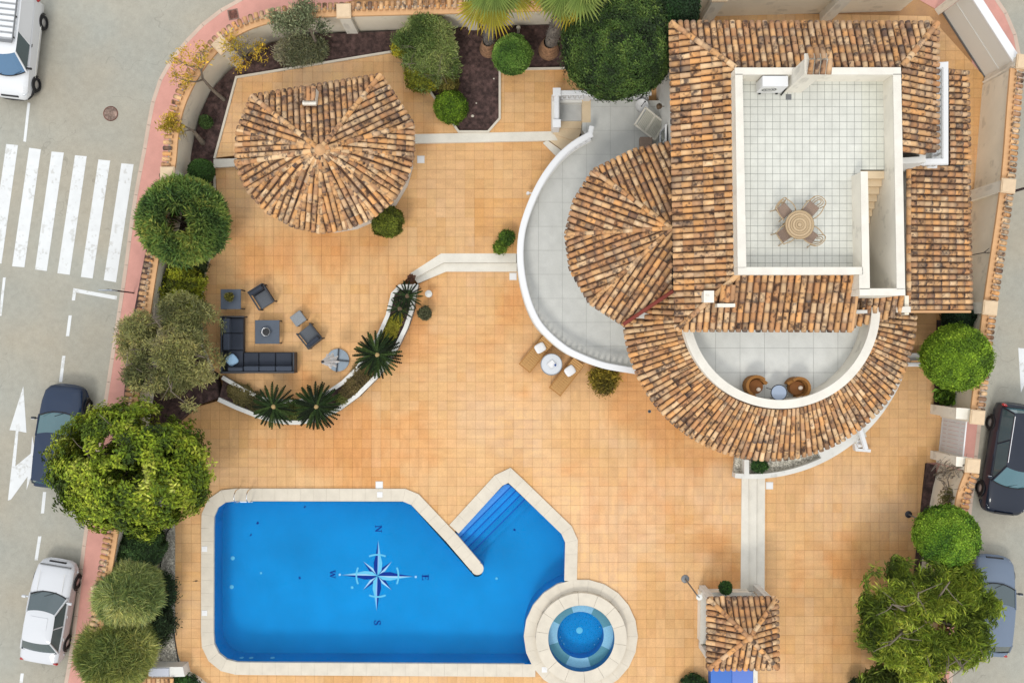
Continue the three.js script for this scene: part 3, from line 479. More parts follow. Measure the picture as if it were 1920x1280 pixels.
// ---------------------------------------------------------------- garden walls with tiled coping
function gardenWall(t, px, h, y0, o = {}) {
  const line = P2(px, h), path = spline(line, 6), s = o.side ?? 1;            // s: on which side the street lies
  part('wall', bandG(path, -.14, .14, y0, h - .12), MT.stucco2, t);
  part('coping_course', bandG(path, s > 0 ? -.25 : -.02, s > 0 ? .02 : .25, h - .12, h - .02), MT.mortar, t);
  const p = resample(path, .225), a = offset(p, -.08 * s), b = offset(p, .3 * s), rest = new TB(); let n = 0;
  for (let i = 0; i < p.length; i++) {
    const A1 = new THREE.Vector3(b[i][0], h - .1, b[i][1]), B1 = new THREE.Vector3(a[i][0], h + .02, a[i][1]);
    if (o.skip?.(p[i])) continue;
    const own = n++ < 140 && Math.abs(p[i][0]) < 22 && Math.abs(p[i][1]) < 14.6, tb = own ? new TB() : rest; barrel(tb, A1, B1, { r1: .095, r0: .075, moss: .35, n: 4 }); if (own) part('coping_tile', tb.geo(), MT.roof, t);
  }
  if (rest.p.length) part('coping_tiles', rest.geo(), MT.roof, t).userData.kind = 'stuff';
}
function pillar(t, px, py, h, y0, turn = 0, w = .46) {
  const x = X(px, h), z = Z(py, h), p = part('pillar', G.box(w, h - .08 - y0, w, 0, (h - .08 + y0) / 2, 0), MT.cream, t, [x, 0, z], [0, turn, 0]);
  part('pillar_cap', [G.rbox(w + .12, .09, w + .12, .015, 0, h - .045, 0), G.box(w + .04, .03, w + .04, 0, h + .012, 0)], MT.stepCap ??= mat('cream pillar cap', A(236, 208, 172), .85, { map: T.speck }), p);
}
{
  const t = thing('garden_wall', 'long curved cream garden wall with tiled top along the crossing street', 'wall');
  gardenWall(t, [[160, 1320], [196, 1075], [205, 1020], [225, 880], [255, 690], [272, 565], [281, 505], [296, 420], [310, 340], [317, 300], [321, 255], [329, 210], [343, 172], [362, 136], [388, 100], [420, 68], [462, 44], [515, 28], [570, 21], [640, 18], [720, 16], [800, 14], [880, 12], [1000, 8], [1300, -4]], 2.5, .1, { side: -1 });
  for (const [x, y, a] of [[313, 326, 0], [414, 84, -.8], [644, 20, .02], [884, 13, .02], [184, 1112, .12]]) pillar(t, x, y, 2.62, .1, a);
  const e = thing('garden_wall', 'cream north wall with sloping buttress piers behind the villa', 'wall');
  const L = P2([[1290, -16], [1345, -18], [1560, -24], [1740, -30]], 2.5); part('wall', bandG(L, -.14, .14, .1, 2.5), MT.stucco2, e); part('coping_course', bandG(L, -.2, .2, 2.5, 2.56), MT.mortar, e);
  for (const [x, y] of [[1350, -12], [1592, -18]]) { pillar(e, x, y, 2.66, .1, 0, .5); }
  const r = thing('garden_wall', 'straight cream garden wall with tiled top along the east street', 'wall');
  gardenWall(r, [[1908, 128], [1902, 200], [1890, 345], [1857, 577], [1834, 768]], 2.4, .1, { side: -1 });
  for (const [x, y] of [[1921, 115], [1892, 348], [1858, 577], [1834, 782]]) pillar(r, x, y, 2.6, .1, -.1);
  part('return_wall', slabG(P2([[1822, 764], [1822, 785], [1764, 785], [1764, 766]], 1.0).map((q) => q), .1, .11), MT.stucco2, r);
  const r2 = thing('garden_wall', 'cream garden wall with tiled top south of the slatted gate', 'wall');
  gardenWall(r2, [[1823, 888], [1808, 930], [1770, 1200], [1750, 1330]], 2.4, .1, { side: -1 }); pillar(r2, 1825, 873, 2.6, .1, -.1);
  const b = thing('garden_wall', 'low white wall with tiled top at the pool deck corner', 'wall');
  part('wall', slabG(P2([[283, 1250], [342, 1250], [346, 1268], [283, 1270]], 1.0), .1, 1.0), MT.stucco, b); part('meter_box', G.box(M(38, 1.05), .06, M(15, 1.05), X(297, 1.05), 1.035, Z(1260, 1.05)), mat('light grey box', A(206, 210, 222), .6), b);
  for (let i = 0; i < 8; i++) { const tb = new TB(); barrel(tb, V(262 + i * 8.5, 1300, .98), V(262 + i * 8.5, 1271, 1.08), { r1: .1, r0: .08, moss: .25 }); part('coping_tile', tb.geo(), MT.roof, b); }
  part('curb', bandG(P2([[342, 1258], [370, 1275], [400, 1300]], .62), -.05, .05, .2, .6), MT.step, b);
}
// gates
{
  const g = thing('sliding_gate', 'large grey sheet gate with white top rail at the street corner', 'gate'), a = V(1818, -14, 2.2), b = V(1903, 118, 2.2), d = b.clone().sub(a), L = Math.hypot(d.x, d.z), ang = -Math.atan2(d.z, d.x), c = a.clone().add(b).multiplyScalar(.5);
  g.position.set(c.x, 0, c.z); g.rotation.y = ang;
  part('panel', G.box(L, 2.0, .05, 0, 1.18, -.02), MT.gateGrey, g); part('top_rail', G.rbox(L + .02, .1, .34, .02, 0, 2.2, -.12), MT.white, g); part('bottom_rail', G.box(L, .1, .12, 0, .16, -.02), MT.steel, g);
  for (const s of [-1, 1]) part('post', G.box(.3, 2.4, .3, s * (L / 2 + .17), 1.22, .06), MT.cream, g);
  part('mid_rail', G.box(L, .05, .02, 0, 1.2, .018), MT.gateGrey, g);
  const p = thing('pedestrian_gate', 'white slatted pedestrian gate between two cream pillars', 'gate', [X(1808, 2), .12, Z(823, 2)], Math.PI / 2 - .1);
  for (let i = 0; i < 9; i++) part('slat', G.box(.155, 1.86, .03, -.68 + i * .17, .98, 0), MT.gateWhite, p); part('frame', [G.box(1.54, .06, .05, 0, 1.93, 0), G.box(1.54, .08, .05, 0, .08, 0), G.box(1.54, .05, .045, 0, 1.5, .012), G.box(1.54, .05, .045, 0, .5, .012)], MT.white, p); part('handle', G.bar(new THREE.Vector3(.6, .95, .03), new THREE.Vector3(.6, 1.1, .03), .015), MT.steel, p);
  for (const [y0, y1, lab] of [[766, 785, 0], [858, 874, 1]]) { const w = thing('gate_pier', ['cream wing wall north of the slatted gate', 'cream wing wall south of the slatted gate'][lab], 'wall', [0, 0, 0]); part('wall', slabG(P2([[1795, y0 - 1], [1824, y0 + 1], [1823, y1 + 1], [1794, y1 - 1]], 2.3), .12, 2.3), MT.cream, w); part('cap', slabG(P2([[1794, y0 - 2], [1824, y0], [1823, y1 + 2], [1793, y1]], 2.34), 2.302, 2.34), MT.cream, w); }
}
// ---------------------------------------------------------------- balusters and balustrades
const balG = G.lathe([[.0, .0], [.055, 0], [.055, .05], [.035, .07], [.06, .2], [.062, .26], [.03, .42], [.028, .5], [.045, .56], [.055, .58], [.055, .64], [0, .64]], 10);
function balustrade(parent, path, y, o = {}) {
  const { hgt = .9, w = .24, step = .24, name = 'balustrade' } = o, p = part(name, [bandG(path, -w / 2, w / 2, y + hgt - .12, y + hgt - .045), bandG(path, -w / 2 + .03, w / 2 - .03, y + hgt - .044, y + hgt)], MT.white, parent); part('bottom_rail', bandG(path, -w / 2 + .03, w / 2 - .03, y, y + .14), MT.white, p);
  for (const q of resample(path, step).slice(1, -1)) part('baluster', balG, MT.white, p, [q[0], y + .138, q[1]]);
  for (const q of o.posts ?? []) part('post', [G.rbox(.26, hgt + .06, .26, .02, q[0], y + hgt / 2 + .03, q[1]), G.rbox(.32, .06, .32, .015, q[0], y + hgt + .07, q[1])], MT.white, p);
  return p;
}
// ---------------------------------------------------------------- the villa
const villa = thing('villa', 'large white villa with clay tiled roofs and a roof terrace', 'house');
const roofs = {}, faceList = {};
const roofPart = (name, faces, ridges, key) => {
  const bed = new TB(), list = []; for (const f of faces) tileFace(f, bed, list); for (const r of ridges) ridge(list, ...r);
  return { o: part(name, bed.geo(), MT.under, villa), list };
};
// main roof round the terrace
const E = 5.7, I = 6.55, nw = V(1380, 128, I), ne = V(1690, 126, I), sw = V(1385, 513, I), se = V(1612, 513, I), NW = V(1257, 43, E), NE = V(1757, 44, E), SW = V(1268, 618, E), SE = V(1599, 619, E), e2 = V(1691, 285, I), E2 = V(1757, 285, E);
const main = roofPart('roof', [
  { pts: [NW, NE, ne, nw], moss: .62 }, { pts: [SW, NW, nw, sw], moss: .3 }, { pts: [SE, SW, sw, se], moss: .4 }, { pts: [NE, E2, e2, ne], moss: .42 },
], [[NW, nw, .11], [NE, ne, .11], [SW, sw, .1]]);
// lower east roof
const eaE = roofPart('roof', [{ pts: [V(1815, 312, 3.5), V(1820, 582, 3.5), V(1707, 582, 4.3), V(1707, 312, 4.3)], moss: .72 }, { pts: [V(1813, 132, 3.5), V(1817, 309, 3.5), V(1782, 309, 3.75), V(1779, 128, 3.75)], moss: .7 },
  { pts: [V(1597, 612, 4.75), V(1690, 588, 4.75), V(1697, 554, 5.1), V(1612, 552, 5.1)], pl: plane(V(1597, 600, 4.7), V(1690, 600, 4.7), V(1650, 553, 5.1)), moss: .5 }], [[V(1703, 318, 4.38), V(1703, 580, 4.38), .1, .4]]);
// half round tower roof
const ap = V(1260, 428, 5.05), te = [[1257, 268], [1190, 281], [1112, 320], [1076, 378], [1061, 440], [1070, 505], [1106, 568], [1168, 608]].map(([x, y]) => V(x, y, 3.95)), fl0 = V(1262, 545, 4.72);
const tower = roofPart('roof', [
  { pts: [te[2], te[1], te[0], ap], pl: plane(te[2], te[0].clone().setZ(te[0].z), ap), moss: .5 }, { pts: [te[4], te[3], te[2], ap], pl: plane(te[4], te[2], ap), moss: .42 },
  { pts: [te[6], te[5], te[4], ap], pl: plane(te[6], te[4], ap), moss: .45 }, { pts: [fl0, te[7], te[6], ap], pl: plane(te[7], te[6], ap), moss: .4 },
], [[te[2], ap, .1], [te[4], ap, .09, .3], [te[6], ap, .09, .3]]);
// ring roof round the balcony
const RC = [9.98, -1.07], rOut = 5.62, rIn = 3.62, yO = 3.3, yI = 4.45, ringP = (a, r, y) => new THREE.Vector3(RC[0] + r * Math.cos(a * RAD), y, RC[1] + r * Math.sin(a * RAD));
const ringFaces = [], ringTiles = [], ringBed = new TB();
for (let i = 0; i < 24; i++) { const a0 = -4 + i * 7.5, a1 = a0 + 7.5, q = [[a0, rOut], [a1, rOut], [a1, rIn - .05], [a0, rIn - .05]].map(([a, r]) => ringP(a, r, 0)), yf = (x, z) => lerp(yI, yO, (Math.hypot(x - RC[0], z - RC[1]) - rIn) / (rOut - rIn)); slab(ringBed, q.map((p) => [p.x, p.z]), (x, z) => yf(x, z) - .14, (x, z) => yf(x, z) - .01, undefined, true, true); }
for (let c = 0, N = 75; c < N; c++) { const a = lerp(-3.5, 175.5, c / (N - 1)) + rr(-.12, .12); for (let k = 0; k < 6; k++) { const r1 = rOut + .06 - k * .36 + (k ? rr(-.03, .03) : 0), r0 = Math.max(rIn - .02, r1 - .43), t = (r) => lerp(yI, yO, (r - rIn) / (rOut - rIn)), w = (r) => lerp(.073, .1, clamp((r - rIn) / (rOut - rIn))); if (r1 - r0 < .1) continue; ringTiles.push({ A: ringP(a + rr(-.1, .1), r1, t(r1) + .028 + rr(-.004, .005)), B: ringP(a + rr(-.1, .1), r0, t(r0)), moss: a < 40 ? .5 : .3, r1: w(r1), r0: w(r0) * .86 }); } }
{ const pl = plane(ringP(176, rOut, yO), ringP(194, rOut, yO), ringP(185, rIn, yI)), f = V(1264, 548, 4.3); ringFaces.push({ pts: [ringP(176, rOut, yO), new THREE.Vector3(f.x, pl(f.x, f.z), f.z), V(1292, 560, 4.6), ringP(188, rIn, yI), ringP(176, rIn, yI)], pl, moss: .25 }); }
for (const f of ringFaces) tileFace(f, ringBed, ringTiles);
const ringR = { o: part('roof', ringBed.geo(), MT.under, villa), list: ringTiles };
layTiles(main.o, main.list, 300); layTiles(eaE.o, eaE.list, 0); layTiles(tower.o, tower.list, 0); layTiles(ringR.o, ringR.list, 0);
{ const a = fl0.clone(), b = te[7].clone(), m = a.clone().add(b).multiplyScalar(.5), L = a.distanceTo(b); const g = G.rbox(L, .16, .14, .03), o = part('roof_flashing', g, MT.red, villa, [m.x, m.y + .14, m.z]); o.rotation.set(0, -Math.atan2(b.z - a.z, b.x - a.x), 0); o.rotateZ(-Math.asin((a.y - b.y) / L)); }
part('verge', [G.bar(V(1613, 514, 6.62), V(1598, 619, 5.78), .06, .06, 6)], MT.mortar, villa);
part('verge', [G.bar(V(1707, 584, 4.4), V(1820, 584, 3.56), .05, .05, 6)], MT.mortar, villa);
// walls
const wp = (pts, y) => pts.map((p) => [p.x, p.z]);
{
  const c = new THREE.Vector3((NW.x + NE.x) / 2, 0, (NW.z + SW.z) / 2), ins = (p, k) => [p.x + Math.sign(c.x - p.x) * k, p.z + Math.sign(c.z - p.z) * k];
  const L0 = [ins(NW, .3), ins(NE, .35), ins(E2, .35), [X(1693, 7.1), Z(292, 7.1)], [X(1695, 7.1), Z(551, 7.1)], [X(1614, 7.1), Z(551, 7.1)], [X(1606, 6), Z(600, 6)], ins(SE, .35), ins(SW, .35)];
  part('wall', bandG(L0, 0, .22, .1, 5.6, true), MT.stucco, villa);
  part('wall', slabG(P2([[1700, 318], [1808, 318], [1812, 576], [1700, 576]], 3.3), .1, 3.4), MT.stucco, villa);
  part('wall', slabG(P2([[1700, 130], [1808, 138], [1808, 316], [1700, 316]], 3.3), .1, 3.38), MT.stucco, villa);
  part('wall', slabG([...offset(te.map((p) => [p.x, p.z]), -.32), [X(1262, 4), Z(600, 4)]], .1, 3.78), MT.stucco, villa);
  part('wall', slabG(arc(RC[0], RC[1], 5.15, -4 * RAD, 184 * RAD, 40), .1, 3.14), MT.stucco, villa);
  part('eaves_course', slabG([...arc(RC[0], RC[1], rOut - .06, -4 * RAD, 182 * RAD, 40), ...arc(RC[0], RC[1], 5.0, 182 * RAD, -4 * RAD, 40)], 3.1, 3.2), MT.stucco, villa);
  // low curved planter wall east of the round room
  part('planter_wall', slabG([...arc(RC[0], RC[1], 6.78, 22 * RAD, 64 * RAD, 24), ...arc(RC[0], RC[1], 6.2, 64 * RAD, 22 * RAD, 24)], .1, .9), MT.stucco, villa);
  part('planter_wall', slabG([...arc(RC[0], RC[1], 6.78, 64 * RAD, 96 * RAD, 18), ...arc(RC[0], RC[1], 6.58, 96 * RAD, 64 * RAD, 18)], .1, .9), MT.stucco, villa);
  part('planter_gravel', slabG([...arc(RC[0], RC[1], 6.59, 63 * RAD, 96 * RAD, 18), ...arc(RC[0], RC[1], 5.1, 96 * RAD, 63 * RAD, 18)], .1, .62), MT.gravel, villa);
  part('end_wall', slabG(P2([[1396, 862], [1405, 862], [1405, 892], [1396, 892]], .95), .1, .95), MT.stucco, villa);
}
// roof terrace: floor, parapets and stairwell
{
  const yF = 6.3, yT = 7.12, floor = P2([[1391, 137], [1678, 137], [1680, 318], [1614, 318], [1614, 505], [1394, 505]], yF);
  const slabO = part('terrace_floor', slabG(floor, yF - .2, yF - .008), MT.grout, villa);
  tileField(floor, { y: yF, parent: slabO, m: MT.tilew, size: .262, gap: .014, name: 'floor_tile', rest: 'floor_tiles', max: 300, ox: .02, oz: .12, color: (w) => { const k = 1 + rr(-.025, .02), e = w[0] > X(1610, yF) ? .97 : 1; return [k, k, k * e]; } });
  const par = (pts, y0, y1 = yT) => { part('parapet', slabG(P2(pts, y1), y0, y1 - .05), MT.cream, villa); const q = P2(pts, y1), c = [q.reduce((s, a) => s + a[0], 0) / q.length, q.reduce((s, a) => s + a[1], 0) / q.length]; part('parapet_cap', slabG(q.map(([x, z]) => [x + Math.sign(x - c[0]) * .015, z + Math.sign(z - c[1]) * .015]), y1 - .049, y1), MT.capW ??= mat('white coping', A(243, 237, 224), .8, { map: T.speck }), villa); };
  par([[1379, 127.5], [1689, 127], [1689.5, 139], [1379.5, 139]], 5.6);
  par([[1379.5, 139.4], [1392, 139.4], [1399, 501], [1384.5, 501]], 5.6);
  par([[1384.6, 501.4], [1617.6, 501.2], [1617.8, 513.5], [1384.8, 513.8]], 5.6);
  par([[1676, 139.4], [1689.5, 139.4], [1697, 541], [1683, 541]], 2.9);
  par([[1615, 322], [1627, 322], [1631, 541], [1612.5, 541], [1612.5, 513.9], [1618.2, 513.9]], 2.9);
  par([[1613, 541.4], [1697, 541.4], [1697.4, 553], [1613.2, 553]], 2.9);
  // stairwell: steps going down to the south between the two walls
  const x0 = X(1628, yT), x1 = X(1680, yT), st = part('stair', slabG([[x0, Z(318, yF)], [x1, Z(318, yF)], [x1, Z(545, yT)], [x0, Z(545, yT)]], 2.7, 3.0), MT.grey, villa);
  const beige = MT.tread ??= mat('beige step', A(232, 208, 172), .85, { map: T.speck });
  for (let i = 0; i < 13; i++) { const z0 = Z(320, yF) + i * .235, y = yF - .03 - i * .2; part('step', slabG([[x0 + .02, z0], [x1 - .02, z0], [x1 - .02, z0 + .27], [x0 + .02, z0 + .27]], y - .3, y), beige, st); }
  const lm = part('wall_lamp', [G.cyl(.09, .09, .05, 16).rotateZ(Math.PI / 2), G.rbox(.06, .26, .1, .02, -.05, 0, 0)], MT.dark, villa, [X(1677, 6), 5.3, Z(500, 6)]); part('shade', G.rbox(.05, .2, .07, .02, -.09, 0, 0), MT.cloth, lm);
  part('drum', [G.cyl(.2, .17, .8, 18, 0, .4, 0), G.torus(.2, .02).translate(0, .8, 0)], mat('pale grey plastic', A(206, 208, 206), .6), villa, [X(1642, 4), 3.0, Z(527, 4)]);
  part('drain', [G.rbox(.2, .02, .2, .01), G.cyl(.06, .06, .03, 12)], MT.steel, villa, [X(1479, yF), yF + .008, Z(182, yF)]);
  // chimney by the north parapet
  const b = V(1487, 160, yF), hC = 2.3, ch = part('chimney', [G.box(.62, hC, .5, 0, hC / 2, 0)], MT.cream, villa, [b.x, yF, b.z]);
  part('chimney_collar', G.rbox(.8, .08, .66, .02, 0, hC + .04, 0), MT.cream, ch); part('flue_cap', [G.box(.14, .2, .14, .2, hC + .18, -.16), G.box(.14, .2, .14, -.2, hC + .18, -.16), G.box(.14, .2, .14, .2, hC + .18, .16), G.box(.14, .2, .14, -.2, hC + .18, .16)], MT.cream, ch);
  for (const s of [-1, 1]) for (let i = 0; i < 4; i++) { const tb = new TB(), x = -.3 + i * .2; barrel(tb, new THREE.Vector3(x, hC + .28, s * .42), new THREE.Vector3(x, hC + .46, 0), { r1: .095, r0: .08, moss: .7 }); part('cap_tile', tb.geo(), MT.roof, ch); }
  for (const [x, y, w, d, h] of [[1329, 556, .3, .36, 6.55]]) { const c = part('chimney', [G.box(w, h - 5.2, d, 0, (h + 5.2) / 2, 0), G.rbox(w + .06, .06, d + .06, .01, 0, h + .03, 0)], MT.cream, villa, [X(x, h), 0, Z(y, h)]); const tb = new TB(); for (let i = 0; i < 3; i++) barrel(tb, new THREE.Vector3(.5 + i * .17, 6.42, .18), new THREE.Vector3(.5 + i * .17, 6.66, -.42), { moss: .3 }); part('saddle_tiles', tb.geo(), MT.roof, c).userData.kind = 'stuff'; part('saddle', G.box(.62, .5, .12, .62, 6.3, .3), MT.cream, c); }
}
// south balcony inside the ring roof
{
  const yF = 3.95, yT = 4.9, cx = RC[0] - .06, cz = RC[1] - .12, ri = 3.36, ro = 3.66;
  const fp = [[X(1290, yF), Z(590, yF)], [X(1660, yF), Z(590, yF)], ...arc(cx, cz, ri + .1, 0, Math.PI, 40).filter((p) => p[1] > Z(600, yF))].map((q) => q);
  const f = part('balcony_floor', slabG(fp, yF - .3, yF - .008), MT.greyJoint, villa); tileField(fp, { y: yF, parent: f, m: MT.tilew, size: .93, gap: .012, name: 'floor_tile', rest: 'floor_tiles', ox: .3, oz: .25, color: () => { const k = 1 + rr(-.02, .02); return [k, k, k * 1.04]; } });
  part('balcony_parapet', slabG([...arc(cx, cz, ro, -4 * RAD, 172 * RAD, 48), ...arc(cx, cz, ri, 172 * RAD, -4 * RAD, 48)], 3.3, yT - .05), MT.cream, villa);
  part('parapet_cap', slabG([...arc(cx, cz, ro + .01, -4 * RAD, 172 * RAD, 48), ...arc(cx, cz, ri - .01, 172 * RAD, -4 * RAD, 48)], yT - .049, yT), MT.capW, villa);
  part('wall', slabG(P2([[1604, 592], [1644, 592], [1644, 598], [1604, 598]], 4.6), 3, 4.55), MT.stucco2, villa);
  part('wall', slabG([[X(1300, 4), Z(588, 5)], [X(1596, 4), Z(588, 5)], [X(1596, 4), Z(582, 5)], [X(1300, 4), Z(582, 5)]], 3.2, 5.5), MT.stucco, villa);
}
// east balcony with balustrade
{
  const yF = 3.9, q = P2([[1774, 121], [1774, 302], [1692, 303]], 4.95); const q2 = P2([[1757, 122], [1774, 122]], 4.95);
  part('balcony_floor', slabG(P2([[1690, 120], [1768, 120], [1768, 305], [1690, 305]], yF), yF - .3, yF), MT.grey, villa);
  balustrade(villa, [q2[0], ...q], 4.0, { hgt: .95, w: .24, step: .22 });
  part('balcony_face', bandG([q2[0], ...q], -.09, .09, 3.4, 4.0), MT.stucco, villa);
  part('wall_coping', G.rbox(M(27, 4.9), .14, M(11, 4.9), .01, X(1695, 4.9), 4.83, Z(580, 4.9)), MT.capW, villa); part('wall', slabG(P2([[1698, 554], [1706, 554], [1706, 590], [1698, 590]], 4.8), 3, 4.75), MT.stucco2, villa);
}
// grey ground floor terrace with its curved balustrade
{
  const h = 2.42, rail = spline(P2([[1110, 250], [1076, 270], [1046, 297], [1014, 342], [989, 398], [978, 440], [976, 490], [986, 550], [1006, 600], [1028, 627], [1062, 655], [1092, 670], [1130, 684], [1160, 690], [1192, 695]], h), 4);
  const px = rail.concat(), poly = [...rail, [X(1400, 2), Z(695, 2)], [X(1400, 2), Z(182, 2)], [X(1092, 1.5), Z(188, 1.5)], [X(1092, 1.5), Z(245, 1.5)]];
  const t = part('terrace_floor', slabG(poly, .2, Y.terr - .008), MT.greyJoint, villa);
  tileField(poly, { y: Y.terr, parent: t, m: MT.tg ??= mat('grey floor slab', A(214, 214, 208), .7, { map: T.speck, vertexColors: true }), size: .98, gap: .01, name: 'floor_slab', rest: 'floor_slabs', max: 110, ox: .1, oz: .2, color: () => { const k = 1 + rr(-.025, .02); return [k, k, k]; } });
  part('terrace_wall', bandG(rail, -.13, .13, .2, Y.terr + .04), MT.stucco, villa);
  balustrade(villa, rail, Y.terr + .03, { hgt: .9, w: .26, step: .25 });
  const up = P2([[1110, 236], [1106, 256]], h); balustrade(villa, up, Y.terr, { hgt: .92, w: .2, step: .2 });
  const n = P2([[1044, 232], [1044, 173], [1222, 173]], 2.3); part('terrace_wall', bandG(n, -.16, .16, .2, 1.42), MT.stucco, villa);
  balustrade(villa, n, 1.42, { hgt: .88, w: .2, step: .2, posts: [n[1], [X(1103, 2.3), n[1][1]], n[0]] });
  const sv = part('entry_stairs', slabG(P2([[1049, 186], [1091, 186], [1091, 226], [1049, 226]], 1.12), .3, 1.12), MT.grey, villa), beige = MT.tread;
  part('step', slabG(P2([[1091, 186], [1107, 186], [1107, 232], [1091, 232]], 1.3), .3, 1.502), beige, sv);
  part('step', slabG(P2([[1047, 226.5], [1091, 226.5], [1091, 241], [1047, 241]], 1.0), .3, 1.0), beige, sv);
  part('step', slabG(P2([[1046, 241.5], [1091, 241.5], [1084, 262], [1070, 262], [1036, 250]], .93), .3, .94), beige, sv);
  part('step', slabG(P2([[1036, 251], [1069, 263], [1086, 263], [1070, 276], [1058, 284], [1028, 262]], .8), .3, .86), beige, sv);
  part('step', slabG(P2([[1026, 263], [1057, 285], [1046, 296], [1018, 268]], .76), .3, .775), MT.step, sv);
  // a window with its shutter folded open, a door and a lantern on the west wall
  const wx = X(1257, 5.7) + .27, win = part('window', [G.box(.06, 1.25, .06, 0, 0, -.55), G.box(.06, 1.25, .06, 0, 0, .55), G.box(.06, .06, 1.16, 0, .6, 0), G.box(.06, .06, 1.16, 0, -.6, 0), G.box(.05, 1.2, .05, 0, 0, 0)], MT.white, villa, [wx, 2.7, Z(268, 2.7)]);
  for (const s of [-1, 1]) part('pane', G.box(.02, 1.14, .5, .01, 0, s * .28), MT.glass, win);
  part('window_box', G.rbox(.5, .3, .5, .02, X(1212, 1.9), 1.75, Z(268, 1.9)), MT.taupe, villa);
  const shs = part('shutter', [G.box(.05, 1.1, .06, 0, 0, -.4), G.box(.05, 1.1, .06, 0, 0, .4), G.box(.05, .06, .86, 0, .54, 0), G.box(.05, .06, .86, 0, -.54, 0), G.box(.05, .06, .8, 0, 0, 0)], MT.cream, villa, [X(1219, 2), 2.0, Z(232, 2)], [0, -.55, 1.2]);
  for (let i = 0; i < 14; i++) if (i !== 7) part('louvre', G.box(.012, .04, .76, 0, -.49 + i * .07, 0), mat('louvre', A(226, 222, 204), .7), shs, [0, 0, 0], [0, 0, 0]);
  const la = part('wall_lantern', [G.cyl(.1, .08, .18, 8, -.18, 0, 0), G.torus(.1, .02, 12).translate(-.18, .1, 0), G.box(.2, .03, .03, -.08, .08, 0)], MT.barkBrown, villa, [wx - .02, 2.9, Z(199, 3)]);
  part('lantern_cap', new THREE.ConeGeometry(.12, .1, 8).translate(-.18, .16, 0), MT.barkBrown, la);
}
{
  const d = thing('satellite_dish', 'small white dish lying face up on the grey terrace corner', 'satellite dish', [X(1203, 1.8), Y.terr, Z(199, 1.8)]);
  part('dish', G.lathe([[.03, .3], [.12, .31], [.22, .35], [.27, .4], [.275, .4], [.23, .34], [.12, .29], [.03, .28]], 26), MT.white, d); part('stand', [G.cyl(.03, .03, .3, 10, 0, .15, 0), G.cyl(.15, .16, .03, 16, 0, .015, 0)], MT.steel, d); part('arm', G.bar(new THREE.Vector3(0, .3, 0), new THREE.Vector3(.1, .6, -.1), .012), MT.dark, d); part('receiver', G.sph(.035, .1, .6, -.1), MT.dark, d);
}
{ // little side stair with white balustrades by the round room
  const s = thing('side_stairs', 'short white side stair with balustrades by the round room', 'steps');
  for (let i = 0; i < 3; i++) part('step', slabG(P2([[1600 + i * 2, 812 + i * 10], [1618 + i * 3, 808 + i * 10], [1621 + i * 3, 817.6 + i * 10], [1602 + i * 2, 821.6 + i * 10]], .5), .15, .75 - i * .2), MT.step, s);
  part('kerb_wall', bandG(P2([[1601, 810], [1607, 843], [1633, 845]], .4), -.06, .06, .15, .42), MT.white, s);
  balustrade(s, P2([[1614, 804], [1625, 842]], 1.2), .42, { hgt: .8, w: .2, step: .19 });
}
{ // garden door landing east of the ring roof
  const s = thing('side_landing', 'small grey landing with a white rail below the east eaves', 'steps'); part('landing', slabG(P2([[1695, 662], [1735, 662], [1735, 676], [1695, 676]], .6), .15, .6), MT.grey, s); part('rail', G.rbox(.75, .14, .18, .05, X(1712, .9), .85, Z(683, .9)), MT.white, s); for (const x of [1702, 1722]) part('post', G.cyl(.03, .03, .7, 10, X(x, .9), .5, Z(683, .9)), MT.white, s);
}
// ---------------------------------------------------------------- garden pavilion
{
  const t = thing('pavilion', 'garden pavilion with a round clay tiled roof and straight north side', 'pavilion'), h = 3.1, top = V(600, 281, 4.7);
  const e = [[472, 181], [714, 141], [774, 233], [775, 290], [764, 330], [738, 374], [700, 406], [652, 427], [602, 435], [551, 424], [500, 396], [463, 355], [443, 308], [446, 245]].map(([x, y]) => V(x, y, h));
  const bed = new TB(), list = []; for (let i = 0; i < e.length; i++) { const a = e[(i + 1) % e.length], b = e[i]; tileFace({ pts: [a, b, top], moss: [.75, .6, .45, .5, .4, .35, .35, .3, .3, .32, .35, .4, .5, .55][i] }, bed, list); }
  for (let i = 0; i < e.length; i++) { const q = [0, 1, 2, 12].includes(i), v = e[i].clone(); v.y -= q ? 0 : .05; const w = top.clone(); w.y -= q ? 0 : .05; ridge(list, v, w, q ? .105 : .098, q ? .1 : .4); }
  const r = part('roof', bed.geo(), MT.under, t); layTiles(r, list, 300);
  part('apex_cap', G.lathe([[0, .2], [.1, .17], [.18, .05], [.22, 0]], 12), MT.mortar, r, [top.x, top.y + .04, top.z]);
  const cx = (e[0].x + e[3].x) / 2 - .1, cz = (e[1].z + e[8].z) / 2; part('wall', slabG(e.map((p) => [lerp(p.x, cx, .09), lerp(p.z, cz, .09)]), Y.lounge - .1, h - .1), MT.stucco, t);
  part('eaves_course', slabG(e.map((p) => [lerp(p.x, cx, .012), lerp(p.z, cz, .012)]), h - .2, h - .1), MT.cream, t);
  const c = V(583, 183, 3.6), ch = part('vent', [G.box(.5, .6, .55, 0, .1, 0)], MT.cream, r, [c.x, 3.5, c.z]); part('vent_front', G.rbox(.52, .18, .12, .02, .02, .42, .32), MT.cream, r, [c.x, 3.5, c.z]);
  const tb = new TB(); for (let i = 0; i < 3; i++) barrel(tb, new THREE.Vector3(c.x - .18 + i * .18, 3.98, c.z - .3), new THREE.Vector3(c.x - .18 + i * .18, 4.05, c.z + .26), { moss: .15 }); part('vent_tiles', tb.geo(), MT.roof, r).userData.kind = 'stuff';
}
